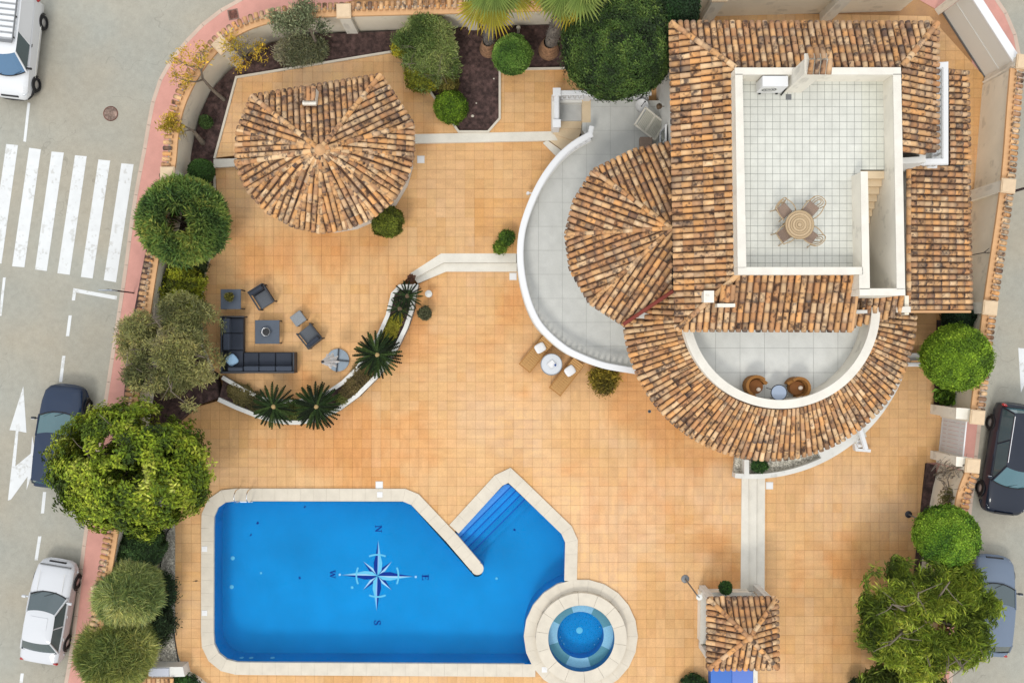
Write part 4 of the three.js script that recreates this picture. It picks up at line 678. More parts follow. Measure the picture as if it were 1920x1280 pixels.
// ---------------------------------------------------------------- pool bar
{
  const t = thing('pool_bar', 'small square pool bar with a four sided clay tiled roof', 'pavilion'), h = 2.5, top = V(1405, 1195, 3.35);
  const e = [[1328, 1121], [1456, 1120], [1458, 1252], [1327, 1253]].map(([x, y]) => V(x, y, h)), bed = new TB(), list = [];
  for (let i = 0; i < 4; i++) tileFace({ pts: [e[(i + 1) % 4], e[i], top], moss: [.6, .55, .35, .5][i], sp: .225 }, bed, list); for (let i = 0; i < 4; i++) ridge(list, e[i], top, .1, .15);
  const r = part('roof', bed.geo(), MT.under, t); layTiles(r, list, 300); part('apex_cap', G.sph(.13, 0, 0, 0), MT.mortar, r, [top.x, top.y + .08, top.z]);
  for (const p of e) part('post', G.box(.26, h - .5, .26, lerp(p.x, top.x, .16), (h + .4) / 2 + .0, lerp(p.z, top.z, .16)), MT.stucco, t);
  part('back_wall', slabG([[e[1].x - .5, e[1].z + .4], [e[2].x - .5, e[2].z - .3], [e[2].x - .3, e[2].z - .3], [e[1].x - .3, e[1].z + .4]], .2, h - .15), MT.stucco, t);
  part('counter', slabG(P2([[1315, 1112], [1408, 1112], [1408, 1124], [1327, 1124], [1326, 1206], [1314, 1206]], 1.05), .3, 1.0), MT.cream, t); part('counter_top', slabG(P2([[1314, 1110.5], [1409, 1110.5], [1409, 1125], [1328, 1125], [1327, 1207], [1313, 1207]], 1.05), 1.001, 1.05), MT.step, t);
  const b = thing('pool_cover_box', 'blue covered storage box with pale frame south of the pool bar', 'storage box'); 
  part('lid', G.rbox(M(40, .9), .5, M(60, .9), .03, X(1353, .9), .65, Z(1284, .9)), MT.blue, b); part('lid', G.rbox(M(40, .9), .52, M(60, .9), .03, X(1393, .9), .66, Z(1284, .9)), MT.blue2, b); part('frame', G.box(M(8, .95), .62, M(60, .95), X(1417, .95), .64, Z(1284, .95)), MT.cream, b); part('base', G.box(M(82, .4), .28, M(56, .4), X(1373, .4), .28, Z(1284, .4)), MT.dark, b);
}
// ---------------------------------------------------------------- plants
const LC = (r, g, b) => [lin(r) * 1.2 + .006, lin(g) * 1.12, lin(b) * 1.25 + .006];
// a cluster of n leaves round the origin, pointing outward and up along +y
function cluster(n, spread, len, wid, o = {}) {
  const tb = new TB(), { fold = .25, up = .5, droop = .2 } = o;
  for (let i = 0; i < n; i++) {
    const a = rnd() * Math.PI * 2, e = rr(-.25, 1) * up + rr(-.3, .3), d = new THREE.Vector3(Math.cos(a) * Math.cos(e), Math.sin(e), Math.sin(a) * Math.cos(e)).normalize();
    const s = new THREE.Vector3().crossVectors(d, new THREE.Vector3(rr(-.4, .4), 1, rr(-.4, .4))).normalize(), nn = new THREE.Vector3().crossVectors(s, d), L = len * rr(.7, 1.25), w = wid * rr(.75, 1.2), k = rr(.5, 1.4), c = [k * rr(.9, 1.12), k, k * rr(.8, 1.15)];
    const b = d.clone().multiplyScalar(spread * rr(.05, .6)).add(new THREE.Vector3(rr(-1, 1), rr(-.6, .6), rr(-1, 1)).multiplyScalar(spread * .5)), m = b.clone().addScaledVector(d, L * .5), t = b.clone().addScaledVector(d, L).addScaledVector(new THREE.Vector3(0, -1, 0), L * droop);
    const l = m.clone().addScaledVector(s, w).addScaledVector(nn, w * fold), r = m.clone().addScaledVector(s, -w).addScaledVector(nn, w * fold);
    tb.tri(b.toArray(), l.toArray(), t.toArray(), c); tb.tri(b.toArray(), t.toArray(), r.toArray(), c.map((v) => v * .93));
  }
  return tb.geo();
}
const CL = {
  broad: cluster(13, .22, .19, .05), dense: cluster(16, .18, .13, .036), small: cluster(18, .13, .085, .024), box: cluster(18, .11, .074, .027), needle: cluster(20, .16, .42, .013, { up: 1.25, droop: .05 }), blade: cluster(20, .15, .36, .021, { up: 1.1, droop: .22 }),
  olive: cluster(22, .24, .19, .013, { up: .9 }), wispy: cluster(24, .26, .26, .013, { up: .5, droop: .3 }), twig: cluster(9, .2, .14, .02), big: cluster(9, .12, .3, .07, { up: .6, droop: .4 }), tiny: cluster(14, .08, .09, .02),
};
const UP = new THREE.Vector3(0, 1, 0);
// foliage spread through blobs [x, y, z, rx, ry, rz]; each cluster turned outward
function foliage(parent, name, geo, blobs, n, cols, o = {}) {
  const { shell = .75, low = -.55, sc = [.8, 1.25], hole, tone = 1.6, s = 1, lean } = o, mt = [], cl = [], vol = blobs.map((b) => Math.pow(b[3] * b[5], 1)), tot = vol.reduce((a, b) => a + b, 0), q = new THREE.Quaternion(), q2 = new THREE.Quaternion(), sd = Math.floor(rnd() * 1e5);
  blobs.forEach((b, bi) => { const m = Math.round(n * vol[bi] / tot); for (let i = 0; i < m; i++) {
    const y = rr(low, 1), a = rnd() * Math.PI * 2, h = Math.sqrt(Math.max(0, 1 - y * y)), bump = 1 + (o.lump ?? .12) * (vnoise(a * 1.6 + bi * 7, y * 3 + 5, 97, sd) - .5) * 2, f = (shell + (1 - shell) * Math.sqrt(rnd())) * bump * (rnd() < (o.stray ?? .04) ? 1.1 : 1);
    const dir = new THREE.Vector3(h * Math.cos(a), y, h * Math.sin(a)), p = new THREE.Vector3(b[0] + dir.x * b[3] * f, b[1] + dir.y * b[4] * f, b[2] + dir.z * b[5] * f);
    if (hole?.(p)) continue;
    const nrm = new THREE.Vector3(dir.x / b[3], dir.y / b[4], dir.z / b[5]).normalize(); if (lean) nrm.add(new THREE.Vector3(...lean)).normalize(); nrm.add(new THREE.Vector3(rr(-.35, .35), rr(-.35, .35), rr(-.35, .35))).normalize();
    q.setFromUnitVectors(UP, nrm).multiply(q2.setFromAxisAngle(UP, rnd() * 6.28)); const k = rr(...sc) * s;
    mt.push(new THREE.Matrix4().compose(p, q.clone(), new THREE.Vector3(k, k, k)));
    const t = clamp(vnoise(p.x * tone + 31, p.z * tone + 57 + p.y * tone, 997, sd + 3) * .8 + rr(-.12, .32)), ci = t * (cols.length - 1), c0 = cols[Math.floor(ci)], c1 = cols[Math.min(cols.length - 1, Math.floor(ci) + 1)], u = ci % 1, j = rr(.85, 1.15);
    cl.push(new THREE.Color().setRGB(lerp(c0[0], c1[0], u) * j, lerp(c0[1], c1[1], u) * j, lerp(c0[2], c1[2], u) * j));
  } });
  const im = new THREE.InstancedMesh(geo, MT.leaf, mt.length); mt.forEach((m, i) => { im.setMatrixAt(i, m); im.setColorAt(i, cl[i]); }); im.name = name; im.castShadow = im.receiveShadow = true; im.userData.kind = 'stuff'; parent.add(im); return im;
}
// a tapered bent branch
function limb(pts, r0, r1, n = 7, seg = 4) {
  const c = new THREE.CatmullRomCurve3(pts.map((p) => p.isVector3 ? p : new THREE.Vector3(...p))), N = Math.max(2, (pts.length - 1) * seg), g = new THREE.TubeGeometry(c, N, 1, n), p = g.attributes.position;
  for (let i = 0; i <= N; i++) { const ct = c.getPointAt(i / N), r = lerp(r0, r1, i / N); for (let j = 0; j <= n; j++) { const k = i * (n + 1) + j; p.setXYZ(k, ct.x + (p.getX(k) - ct.x) * r, ct.y + (p.getY(k) - ct.y) * r, ct.z + (p.getZ(k) - ct.z) * r); } }
  g.computeVertexNormals(); return g.toNonIndexed();
}
function twigs(c, base, n, len, r, up = .5) { const out = []; for (let i = 0; i < n; i++) { const a = rnd() * 6.28, e = rr(.1, 1) * up, d = new THREE.Vector3(Math.cos(a) * Math.cos(e), Math.sin(e), Math.sin(a) * Math.cos(e)), b = c.clone().lerp(base, rr(0, .5)), m = b.clone().addScaledVector(d, len * .5).add(new THREE.Vector3(rr(-.1, .1), rr(0, .12), rr(-.1, .1)).multiplyScalar(len)), t = b.clone().addScaledVector(d, len * rr(.7, 1.2)); out.push(limb([b, m, t], r, r * .3, 5, 3)); } return out; }
function trunkAndLimbs(x, z, y0, y1, r, n, reach, o = {}) {
  const top = new THREE.Vector3(x + (o.dx ?? 0), y0 + (y1 - y0) * .45, z + (o.dz ?? 0)), gs = [limb([[x, y0 - .1, z], [x + .05, lerp(y0, top.y, .5), z - .04], top], r, r * .75, 9)];
  for (let i = 0; i < n; i++) { const a = i / n * 6.28 + rr(-.3, .3), e = new THREE.Vector3(x + Math.cos(a) * reach * rr(.6, 1), lerp(top.y, y1, rr(.6, 1)), z + Math.sin(a) * reach * rr(.6, 1)); gs.push(limb([top, top.clone().lerp(e, .5).add(new THREE.Vector3(rr(-.1, .1), rr(.05, .25), rr(-.1, .1))), e], r * .5, r * .12, 6)); gs.push(...twigs(e, top, o.tw ?? 2, reach * .4, r * .14)); }
  return gs;
}
// clipped ball shrubs
const greens = { dark: [LC(20, 42, 18), LC(40, 76, 28), LC(62, 108, 36), LC(84, 130, 48)], ball: [LC(36, 62, 12), LC(74, 112, 18), LC(106, 144, 28), LC(132, 164, 44)], bright: [LC(52, 84, 12), LC(92, 126, 20), LC(126, 154, 36), LC(172, 182, 70)] };
function ball(name, label, px, py, h, rpx, y0, cols, n, o = {}) {
  const r = M(rpx, h) * (o.k ?? .92), x = X(px, h), z = Z(py, h), t = thing(name, label, o.cat ?? 'shrub', [x, 0, z], 0, o.group), ry = o.ry ?? Math.min(r * .95, (h + r * .5 - y0) * .6), cy = h - ry * .12;
  part('trunk', trunkAndLimbs(0, 0, y0, cy, o.tr ?? .09, 4, r * .6), MT.barkBrown, t);
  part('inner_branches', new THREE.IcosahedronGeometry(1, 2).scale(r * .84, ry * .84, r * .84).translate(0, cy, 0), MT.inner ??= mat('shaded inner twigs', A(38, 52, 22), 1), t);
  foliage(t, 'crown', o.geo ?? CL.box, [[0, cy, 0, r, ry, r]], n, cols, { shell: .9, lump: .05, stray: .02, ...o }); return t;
}
ball('ball_shrub', 'bright green clipped ball tree beside the east wall near the ring roof', 1798, 671, 2.7, 64, .2, [LC(56, 88, 12), LC(88, 124, 18), LC(116, 152, 30), LC(140, 170, 48)], 5200, { cat: 'tree', tone: 2.4 });
ball('ball_shrub', 'green clipped ball tree beside the wall south of the slatted gate', 1779, 1008, 2.6, 60, .2, [LC(34, 70, 14), LC(70, 114, 20), LC(104, 142, 28), LC(128, 164, 48)], 4600, { cat: 'tree', tone: 2 });
ball('ball_shrub', 'small clipped ball shrub between the two palm trunks', 960, 101, 1.9, 38, .75, [LC(44, 78, 22), LC(76, 116, 36), LC(104, 140, 54), LC(128, 160, 66)], 2400, { geo: CL.tiny });
ball('ball_shrub', 'little dark green ball shrub at the west end of the white step', 376, 321, 1.5, 24, .75, [LC(24, 48, 16), LC(48, 84, 26), LC(66, 106, 34)], 1000, { geo: CL.tiny });
ball('ball_shrub', 'very small green shrub alone in the bark bed by the curved wall', 385, 228, 1.2, 11, .75, [LC(40, 66, 24), LC(70, 100, 36)], 260, { geo: CL.tiny, tr: .03 });
ball('ball_shrub', 'tiny green ball plant on the pool bar counter', 1361, 1102, 1.3, 11, 1.05, greens.dark, 260, { geo: CL.tiny, tr: .03, cat: 'plant' });
ball('round_tree', 'large dark green round tree beside the villa and terrace railing', 1160, 78, 4.6, 106, .75, [LC(15, 31, 11), LC(37, 64, 21), LC(66, 98, 33), LC(106, 133, 54)], 7000, { geo: CL.dense, k: .97, sc: [.6, .95], cat: 'tree', ry: 1.75, tr: .16, lump: .09, shell: .86, tone: 3 });
ball('round_tree', 'dark green tree crown behind the villa northwest corner, cut by the frame', 1262, 22, 4.2, 50, .75, [LC(10, 30, 10), LC(28, 62, 22), LC(48, 92, 32)], 2200, { geo: CL.dense, sc: [.6, .95], cat: 'tree', ry: 1.4, tr: .12, lump: .1 });
ball('palm_shrub', 'low bright green shrub at the foot of the bark bed', 845, 200, 1.3, 30, .75, [LC(54, 86, 10), LC(92, 128, 16), LC(122, 154, 30)], 1300, { geo: CL.small, lump: .18 });
ball('palm_shrub', 'small olive brown shrub above the bright green one in the bark bed', 836, 154, 1.3, 21, .75, [LC(60, 62, 20), LC(96, 94, 30), LC(120, 116, 46)], 800, { geo: CL.small, lump: .22 });
ball('potted_shrub', 'round green shrub against the pavilion roof edge', 726, 416, 1.7, 28, .7, [LC(40, 50, 8), LC(80, 94, 18), LC(112, 128, 34), LC(90, 104, 20)], 1100, { geo: CL.small, lump: .2 });
ball('dark_shrub', 'dark green shrub under the east eaves beside the ball tree', 1798, 590, 1.4, 30, .2, [LC(10, 30, 14), LC(24, 54, 24), LC(36, 70, 30)], 900, { geo: CL.small, lump: .2 });
ball('dark_shrub', 'dense dark green shrub below the big leafy street tree', 263, 1022, 1.4, 44, .38, [LC(22, 44, 14), LC(44, 76, 26), LC(70, 104, 40)], 1900, { geo: CL.small, lump: .25 });
ball('dark_shrub', 'loose dark shrub on the gravel beside the feathery bushes', 292, 1112, .9, 34, .38, [LC(20, 42, 18), LC(38, 68, 30), LC(56, 88, 44)], 1000, { geo: CL.twig, lump: .5, shell: .5, stray: .2 });
ball('dark_shrub', 'loose twiggy shrub on the gravel near the deck corner', 286, 1172, .9, 36, .38, [LC(28, 46, 22), LC(50, 74, 38), LC(70, 96, 52)], 900, { geo: CL.twig, lump: .5, shell: .4, stray: .25 });
// feathery needle bushes by the street
const pine = [LC(90, 117, 62), LC(135, 158, 86), LC(176, 191, 117), LC(215, 222, 147)];
ball('needle_bush', 'grey green feathery ball bush on the street corner, northern one of two', 240, 1113, 2.0, 50, .38, pine, 3800, { geo: CL.needle, shell: .7, lump: .2, stray: .12, tone: 1.6 });
ball('needle_bush', 'grey green feathery bush overlapping the pavement, southern one of two', 217, 1222, 2.1, 60, .38, [LC(82, 107, 48), LC(120, 141, 67), LC(158, 171, 91), LC(188, 196, 115)], 4200, { geo: CL.needle, shell: .65, lump: .26, stray: .15 });
{ // ring shaped tree with a dark hollow in its middle
  const h = 2.6, x = X(343, h), z = Z(415, h), r = M(70, h), t = thing('hollow_tree', 'round grassy leaved tree with a dark hollow in the middle of its crown', 'tree', [x, 0, z]); part('trunk', trunkAndLimbs(0, 0, .7, 2.5, .13, 7, r * .7), MT.bark, t);
  foliage(t, 'crown', CL.blade, [[0, 2.55, 0, r, 1.15, r]], 5200, [LC(51, 79, 38), LC(86, 122, 55), LC(127, 154, 70), LC(173, 180, 84)], { shell: .7, lump: .06, low: -.8, tone: 2.2, hole: (p) => Math.hypot(p.x - .12, p.z - .1) < .72 + .12 * Math.sin(Math.atan2(p.z - .1, p.x - .12) * 5) || (Math.hypot(p.x - .1, p.z - .1) < 1.1 && p.y < 2.5) });
}
{ // big leafy street tree
  const h = 3.3, x = X(246, h), z = Z(877, h), t = thing('street_tree', 'large bright green leafy tree over the pavement and the dark blue car', 'tree', [x, 0, z]); part('trunk', trunkAndLimbs(-.1, -.2, .1, 4.4, .2, 9, 2.0, { tw: 5 }), MT.bark, t);
  const gap = (p) => p.y > 2.75 && (vnoise(p.x * 1.6 + 40, p.z * 1.6 + 40, 991, 55) > .74 || Math.hypot(p.x + .35, p.z + .95) < .55 || Math.hypot(p.x - .05, p.z - .1) < .5 || Math.hypot(p.x - .8, p.z + .1) < .42);
  foliage(t, 'crown', CL.broad, [[0, 3.2, 0, M(140, h), 1.75, M(120, h)], [-.95, 2.9, .95, 1.6, 1.3, 1.4], [1.2, 3.0, .7, 1.6, 1.3, 1.5], [-.85, 3.0, -.75, 1.4, 1.4, 1.35], [0, 2.3, 0, 1.5, .35, 1.3], [-.2, 2.2, -.5, .9, .3, .9]], 7600, [LC(39, 62, 10), LC(81, 109, 15), LC(120, 145, 25), LC(148, 166, 42), LC(184, 195, 91)], { shell: .66, lump: .16, low: -.4, stray: .12, hole: gap, tone: 1.8, sc: [.65, 1.05] });
}
{ // olive tree
  const h = 3.0, x = X(314, h), z = Z(660, h), t = thing('olive_tree', 'big grey green olive tree beside the corner sofa', 'tree', [x, 0, z]); part('trunk', trunkAndLimbs(0, 0, .7, 3.6, .17, 9, 1.7, { tw: 5 }), MT.bark, t);
  const bl = []; for (let i = 0; i < 26; i++) { const a = i * 2.4, d = Math.sqrt(i / 26) * 1.72; bl.push([Math.cos(a) * d * rr(.9, 1.15), 3.0 - d * .2 + rr(-.45, .4), Math.sin(a) * d * rr(.85, 1.05), rr(.32, .8), rr(.35, .6), rr(.32, .8)]); }
  foliage(t, 'crown', CL.olive, bl, 2700, [LC(72, 80, 45), LC(113, 121, 71), LC(148, 152, 90), LC(183, 181, 114), LC(133, 128, 97)], { shell: .5, lump: .25, stray: .3, tone: 1.3, low: -.7, hole: (p) => vnoise(p.x * 2.3 + 60, p.z * 2.3 + 60 + p.y, 991, 77) > .66 });
}
{ // yellow green bush
  const h = 1.6, x = X(336, h), z = Z(545, h), t = thing('yellow_bush', 'yellow green leafy bush between hollow tree and olive tree', 'shrub', [x, 0, z]); part('stems', twigs(new THREE.Vector3(0, .7, 0), new THREE.Vector3(.1, .75, .1), 14, 1.0, .025, 1.2), MT.barkBrown, t);
  foliage(t, 'crown', CL.small, [[-.3, 1.3, 0, .6, .5, .75], [.35, 1.25, -.4, .6, .5, .5], [.3, 1.2, .6, .65, .45, .6], [-.2, 1.3, -.7, .5, .4, .4]], 1000, [LC(37, 44, 13), LC(90, 104, 18), LC(146, 158, 29), LC(180, 190, 57)], { shell: .3, lump: .3, stray: .2, tone: 3, s: 1.3 });
  const g = thing('dark_shrub', 'dark shrub filling the gap south of the hollow tree', 'shrub', [X(352, 1.2), 0, Z(498, 1.2)]); part('stems', twigs(new THREE.Vector3(0, .7, 0), new THREE.Vector3(.1, .75, .1), 8, .5, .02, 1), MT.barkBrown, g); foliage(g, 'crown', CL.small, [[0, 1.0, 0, .75, .35, .4]], 600, [LC(20, 36, 12), LC(44, 66, 22), LC(60, 80, 30)], { shell: .3 });
}
{ // wispy tree at the lower right
  const h = 3.3, x = X(1752, h), z = Z(1165, h), t = thing('willow_tree', 'big wispy drooping tree over the parked grey blue car', 'tree', [x, 0, z]); part('trunk', trunkAndLimbs(-.1, .2, .2, 4.2, .18, 10, 2.2, { tw: 5 }), MT.bark, t);
  const bl = []; for (let i = 0; i < 40; i++) { const a = i * 2.4 + .4, d = Math.sqrt(i / 40) * 2.5; bl.push([Math.cos(a) * d * rr(.85, 1.1), 3.4 - d * .3 + rr(-.5, .45), Math.sin(a) * d * rr(.85, 1) + .1, rr(.3, .75), rr(.3, .55), rr(.3, .75)]); }
  foliage(t, 'crown', CL.wispy, bl, 3700, [LC(61, 81, 28), LC(100, 125, 37), LC(133, 157, 46), LC(166, 185, 65), LC(197, 210, 97)], { shell: .35, lump: .4, stray: .5, tone: 1.7, low: -.6, s: .9, hole: (p) => vnoise(p.x * 2.0 + 80, p.z * 2.0 + 60 + p.y, 991, 79) > .62 });
  const u = thing('willow_tree', 'wispy green crown at the bottom edge beside the drooping tree', 'tree', [X(1700, 2.6), 0, Z(1300, 2.6)]); part('trunk', trunkAndLimbs(0, 0, .2, 2.2, .1, 5, .9), MT.bark, u); foliage(u, 'crown', CL.wispy, [[0, 2.2, 0, 1.3, .8, .9], [.9, 2.1, .2, .9, .7, .7]], 1300, [LC(60, 80, 26), LC(96, 118, 36), LC(126, 146, 50)], { shell: .45, lump: .3, stray: .2 });
}
{ // mixed shrub tree west of the palms
  const h = 2.4, x = X(792, h), z = Z(84, h), t = thing('mixed_shrub', 'loose grey green and yellow shrub tree in the bark bed by the north wall', 'shrub', [x, 0, z]); part('trunk', [...trunkAndLimbs(.1, .2, .75, 2.3, .07, 7, 1.1, { tw: 6 }), ...twigs(new THREE.Vector3(.8, 1.7, .6), new THREE.Vector3(.4, 1.3, .3), 46, .8, .016, .7)], MT.bark, t);
  foliage(t, 'crown', CL.olive, [[0, 2.2, -.9, .5, .35, .4], [.6, 2.0, -.7, .45, .35, .4], [-.6, 1.9, -.4, .5, .35, .35], [.1, 2.1, -.3, .4, .3, .4], [.8, 1.8, 0, .4, .3, .5], [-.3, 1.7, .4, .4, .35, .4], [.4, 1.8, .5, .5, .35, .45], [.95, 1.6, .6, .35, .3, .4], [.2, 1.6, 1.0, .45, .3, .4]], 1250, [LC(62, 86, 41), LC(104, 129, 60), LC(146, 164, 91), LC(179, 184, 120)], { shell: .35, lump: .35, stray: .2 });
  foliage(t, 'yellow_leaves', CL.small, [[-1.0, 1.6, -.1, .35, .3, .35], [-.25, 1.5, .9, .55, .4, .7], [.1, 1.6, 1.2, .4, .4, .4]], 800, [LC(72, 88, 16), LC(120, 128, 22), LC(170, 164, 30)], { shell: .3 });
  const b = thing('thin_tree', 'thin sparse grey leaved tree leaning over the north wall', 'tree', [0, 0, 0]), q = V(598, 92, .75), f = (px, py, y) => V(px, py, y);
  part('trunk', [limb([q, f(585, 62, 1.8), f(576, 35, 2.6), f(570, 5, 3.2)], .075, .03), limb([f(583, 58, 1.9), f(555, 48, 2.6), f(525, 42, 3.0)], .04, .015), limb([f(585, 60, 1.9), f(600, 52, 2.4), f(606, 45, 2.6)], .03, .012), limb([f(578, 40, 2.5), f(556, 22, 3), f(540, 15, 3.2)], .03, .012), ...twigs(f(520, 45, 3), f(560, 48, 2.5), 10, .5, .012), ...twigs(f(570, 10, 3.2), f(576, 35, 2.6), 8, .5, .012)], MT.bark, b);
  const c = (px, py, y, r) => { const v = f(px, py, y); return [v.x, v.y, v.z, r, r * .6, r]; };
  foliage(b, 'crown', CL.twig, [c(572, 14, 3.2, .42), c(530, 45, 3, .45), c(555, 40, 2.9, .45), c(575, 40, 2.7, .3), c(605, 50, 2.6, .25), c(515, 30, 3, .25)], 330, [LC(75, 90, 60), LC(120, 132, 91), LC(160, 165, 120)], { shell: .2, lump: .3 });
  const gsh = thing('grey_shrub', 'low grey wiry shrub at the foot of the thin tree', 'shrub', [X(557, 1.1), 0, Z(95, 1.1)]); part('stems', twigs(new THREE.Vector3(0, .75, 0), new THREE.Vector3(.1, .8, 0), 50, .75, .012, 1.1), MT.bark, gsh); foliage(gsh, 'crown', CL.olive, [[0, 1.05, 0, .75, .4, .5], [.75, 1.0, -.1, .4, .3, .35]], 420, [LC(92, 105, 67), LC(140, 145, 106), LC(175, 172, 139)], { shell: .3, lump: .3 });
}
{ // bare trees with a few yellow leaves by the curved wall
  const yl = [LC(128, 120, 34), LC(176, 158, 44), LC(214, 186, 60)];
  const bare = (label, br, lv) => { const t = thing('bare_tree', label, 'tree', [0, 0, 0], 0); part('trunk', br.map(([p, r0, r1]) => limb(p.map((q) => V(...q)), r0, r1, 7)), MT.bark, t); const tw = br.slice(1).flatMap(([p]) => twigs(V(...p.at(-1)), V(...p[0]), 7, .45, .012, .6)); part('twigs', tw, MT.bark, t); foliage(t, 'crown', CL.twig, lv.map(([a, b, y, r]) => [X(a, y), y, Z(b, y), r, r * .6, r]), 80, yl, { shell: .1, lump: .3, s: .9 }); };
  bare('bare grey tree with sparse yellow leaves reaching over the curved wall to the pavement', [[[[420, 187, .75], [400, 170, 1.4], [380, 148, 2.2]], .085, .05], [[[380, 148, 2.2], [374, 128, 2.7], [352, 122, 3.2], [336, 114, 3.5]], .05, .015], [[[380, 149, 2.2], [366, 153, 2.6], [345, 150, 3.0], [328, 144, 3.2]], .04, .012], [[[377, 132, 2.6], [384, 110, 3], [376, 95, 3.3]], .035, .012]], [[330, 118, 3.4, .3], [350, 108, 3.4, .35], [375, 112, 3.1, .3], [325, 145, 3.1, .25], [350, 152, 2.9, .3], [378, 88, 3.2, .25]]);
  bare('small bare stump tree with twigs over the curved wall near the white step', [[[[380, 268, .75], [372, 258, 1.2], [362, 245, 1.7]], .12, .06], [[[362, 245, 1.7], [345, 236, 2.2], [330, 225, 2.6]], .05, .015], [[[362, 244, 1.7], [348, 245, 2.1], [340, 250, 2.3]], .035, .012]], [[312, 235, 2.7, .3], [320, 222, 2.7, .25], [335, 240, 2.4, .2]]);
  bare('small tree with golden yellow leaves at the turn of the curved wall', [[[[470, 112, .75], [458, 104, 1.4], [446, 96, 2.0]], .05, .035], [[[446, 96, 2], [432, 88, 2.5], [420, 80, 2.9]], .03, .012], [[[458, 104, 1.4], [470, 92, 2], [480, 86, 2.3]], .03, .012], [[[446, 96, 2], [455, 84, 2.5], [468, 78, 2.8]], .03, .012]], [[425, 78, 2.9, .4], [450, 85, 2.5, .45], [440, 115, 1.8, .35], [485, 104, 1.5, .45], [455, 122, 1.4, .3], [490, 90, 1.7, .35]]);
  const v = thing('bare_vine', 'bare tangled climber on the wall south of the slatted gate', 'climber'); const out = []; for (let i = 0; i < 46; i++) { const x = rr(1762, 1815), y = rr(868, 945), h = rr(.6, 2.4), k = () => rr(-18, 18); out.push(limb([V(x, y, h), V(x + k(), y + k(), h + rr(-.2, .2)), V(x + k(), y + k(), h + rr(-.3, .4)), V(x + k() + 6, y + k() * 1.4, Math.min(2.6, h + rr(-.2, .5)))], rr(.012, .025), .006, 5, 3)); } out.push(limb([V(1752, 890, .2), V(1766, 885, .8), V(1790, 880, 1.8), V(1812, 870, 2.5)], .05, .03)); part('stems', out, MT.bark, v); foliage(v, 'crown', CL.twig, [[X(1778, 1.6), 1.6, Z(935, 1.6), .25, .3, .4]], 60, [LC(80, 86, 40), LC(120, 120, 66)], { shell: .2 });
}
// fan palms at the top edge: ringed trunk, hanging fans
function fan(len, n, spread, c0, c1) {
  const tb = new TB(), st = len * .45; tb.quad([-.02, 0, 0], [.02, 0, 0], [.02, 0, st], [-.02, 0, st], c1); tb.quad([0, -.02, 0], [0, .02, 0], [0, .02, st], [0, -.02, st], c1);
  for (let i = 0; i < n; i++) { const a = (i / (n - 1) - .5) * spread, L = len * .75 * (1 - .25 * Math.abs(a / spread * 2) ** 2) * rr(.9, 1.1), d = [Math.sin(a), Math.cos(a)], s = [d[1], -d[0]], w = .045, k = rr(.8, 1.15), t = (u, v, y) => [d[0] * u + s[0] * v, y, st + d[1] * u + s[1] * v], mix = (q) => [0, 1, 2].map((j) => lerp(c0[j], c1[j], q) * k);
    const m = L * .6, dy = -.25 * len * .3; tb.quad(t(0, 0, 0), t(m, w, dy * .4), t(m, 0, dy * .4 + .05), t(0, 0, 0), [mix(.1), mix(.3), mix(.3), mix(.1)]); tb.quad(t(0, 0, 0), t(m, 0, dy * .4 + .05), t(m, -w, dy * .4), t(0, 0, 0), [mix(.1), mix(.3), mix(.3), mix(.1)]); tb.tri(t(m, w, dy * .4), t(L, 0, dy * 1.6), t(m, 0, dy * .4 + .05), [mix(.3), mix(1), mix(.3)]); tb.tri(t(m, 0, dy * .4 + .05), t(L, 0, dy * 1.6), t(m, -w, dy * .4), [mix(.3), mix(1), mix(.3)]); }
  return tb.geo();
}
{
  const fresh = [0, 1, 2].map(() => fan(1.45, 19, 2.6, LC(84, 112, 42), LC(132, 146, 66))), old = [0, 1, 2].map(() => fan(1.75, 15, 1.7, LC(116, 128, 34), LC(192, 170, 46)));
  const palm = (label, bx, by, tx, ty, th, r, turn) => {
    const t = thing('fan_palm', label, 'palm tree'), b = V(bx, by, .75), e = V(tx, ty, th), tr = part('trunk', limb([b, b.clone().lerp(e, .3), b.clone().lerp(e, .65), e], r * 1.25, r, 14, 6), MT.palmBark, t);
    const stubs = []; for (let i = 0; i < 260; i++) { const f = rr(.14, 1), p = b.clone().lerp(e, f), a = rnd() * 6.28, d = new THREE.Vector3(Math.cos(a), .9, Math.sin(a)); stubs.push(new THREE.ConeGeometry(.05, .26, 4).applyQuaternion(new THREE.Quaternion().setFromUnitVectors(UP, d.clone().normalize())).translate(p.x + Math.cos(a) * r * 1.1, p.y, p.z + Math.sin(a) * r * 1.1)); }
    const so = part('leaf_base', stubs, MT.palmBark, tr); so.userData.kind = 'stuff';
    part('root_collar', G.lathe([[r * 2.0, 0], [r * 1.9, .2], [r * 1.5, .7], [r * 1.15, 1.0]], 18), mat('palm foot', A(168, 128, 96), 1, { map: T.bark }), tr, [b.x, b.y - .05, b.z]);
    const put = (g, i, a, tilt, dy, k = 1) => { const o = part('fan_leaf', g, MT.leafIn, t, [e.x, e.y + dy, e.z]); o.rotation.set(tilt, a, rr(-.25, .25), 'YXZ'); o.scale.setScalar(k); };
    for (let i = 0; i < 9; i++) put(fresh[i % 3], i, turn + i * 2.4, rr(-.35, .45), .1, rr(.8, 1.05)); for (let i = 0; i < 9; i++) put((i % 3 ? old : fresh)[i % 3], i, turn + .35 + i * .7 + rr(-.12, .12), rr(.5, .95), -.2, rr(.9, 1.1));
  };
  palm('upright fan palm with grey trunk beside the ball shrub, western of two', 916, 92, 921, -42, 6.5, .19, .3); palm('leaning fan palm with swollen orange foot, eastern of two', 1029, 94, 1072, -44, 6.7, .22, 1.0);
}
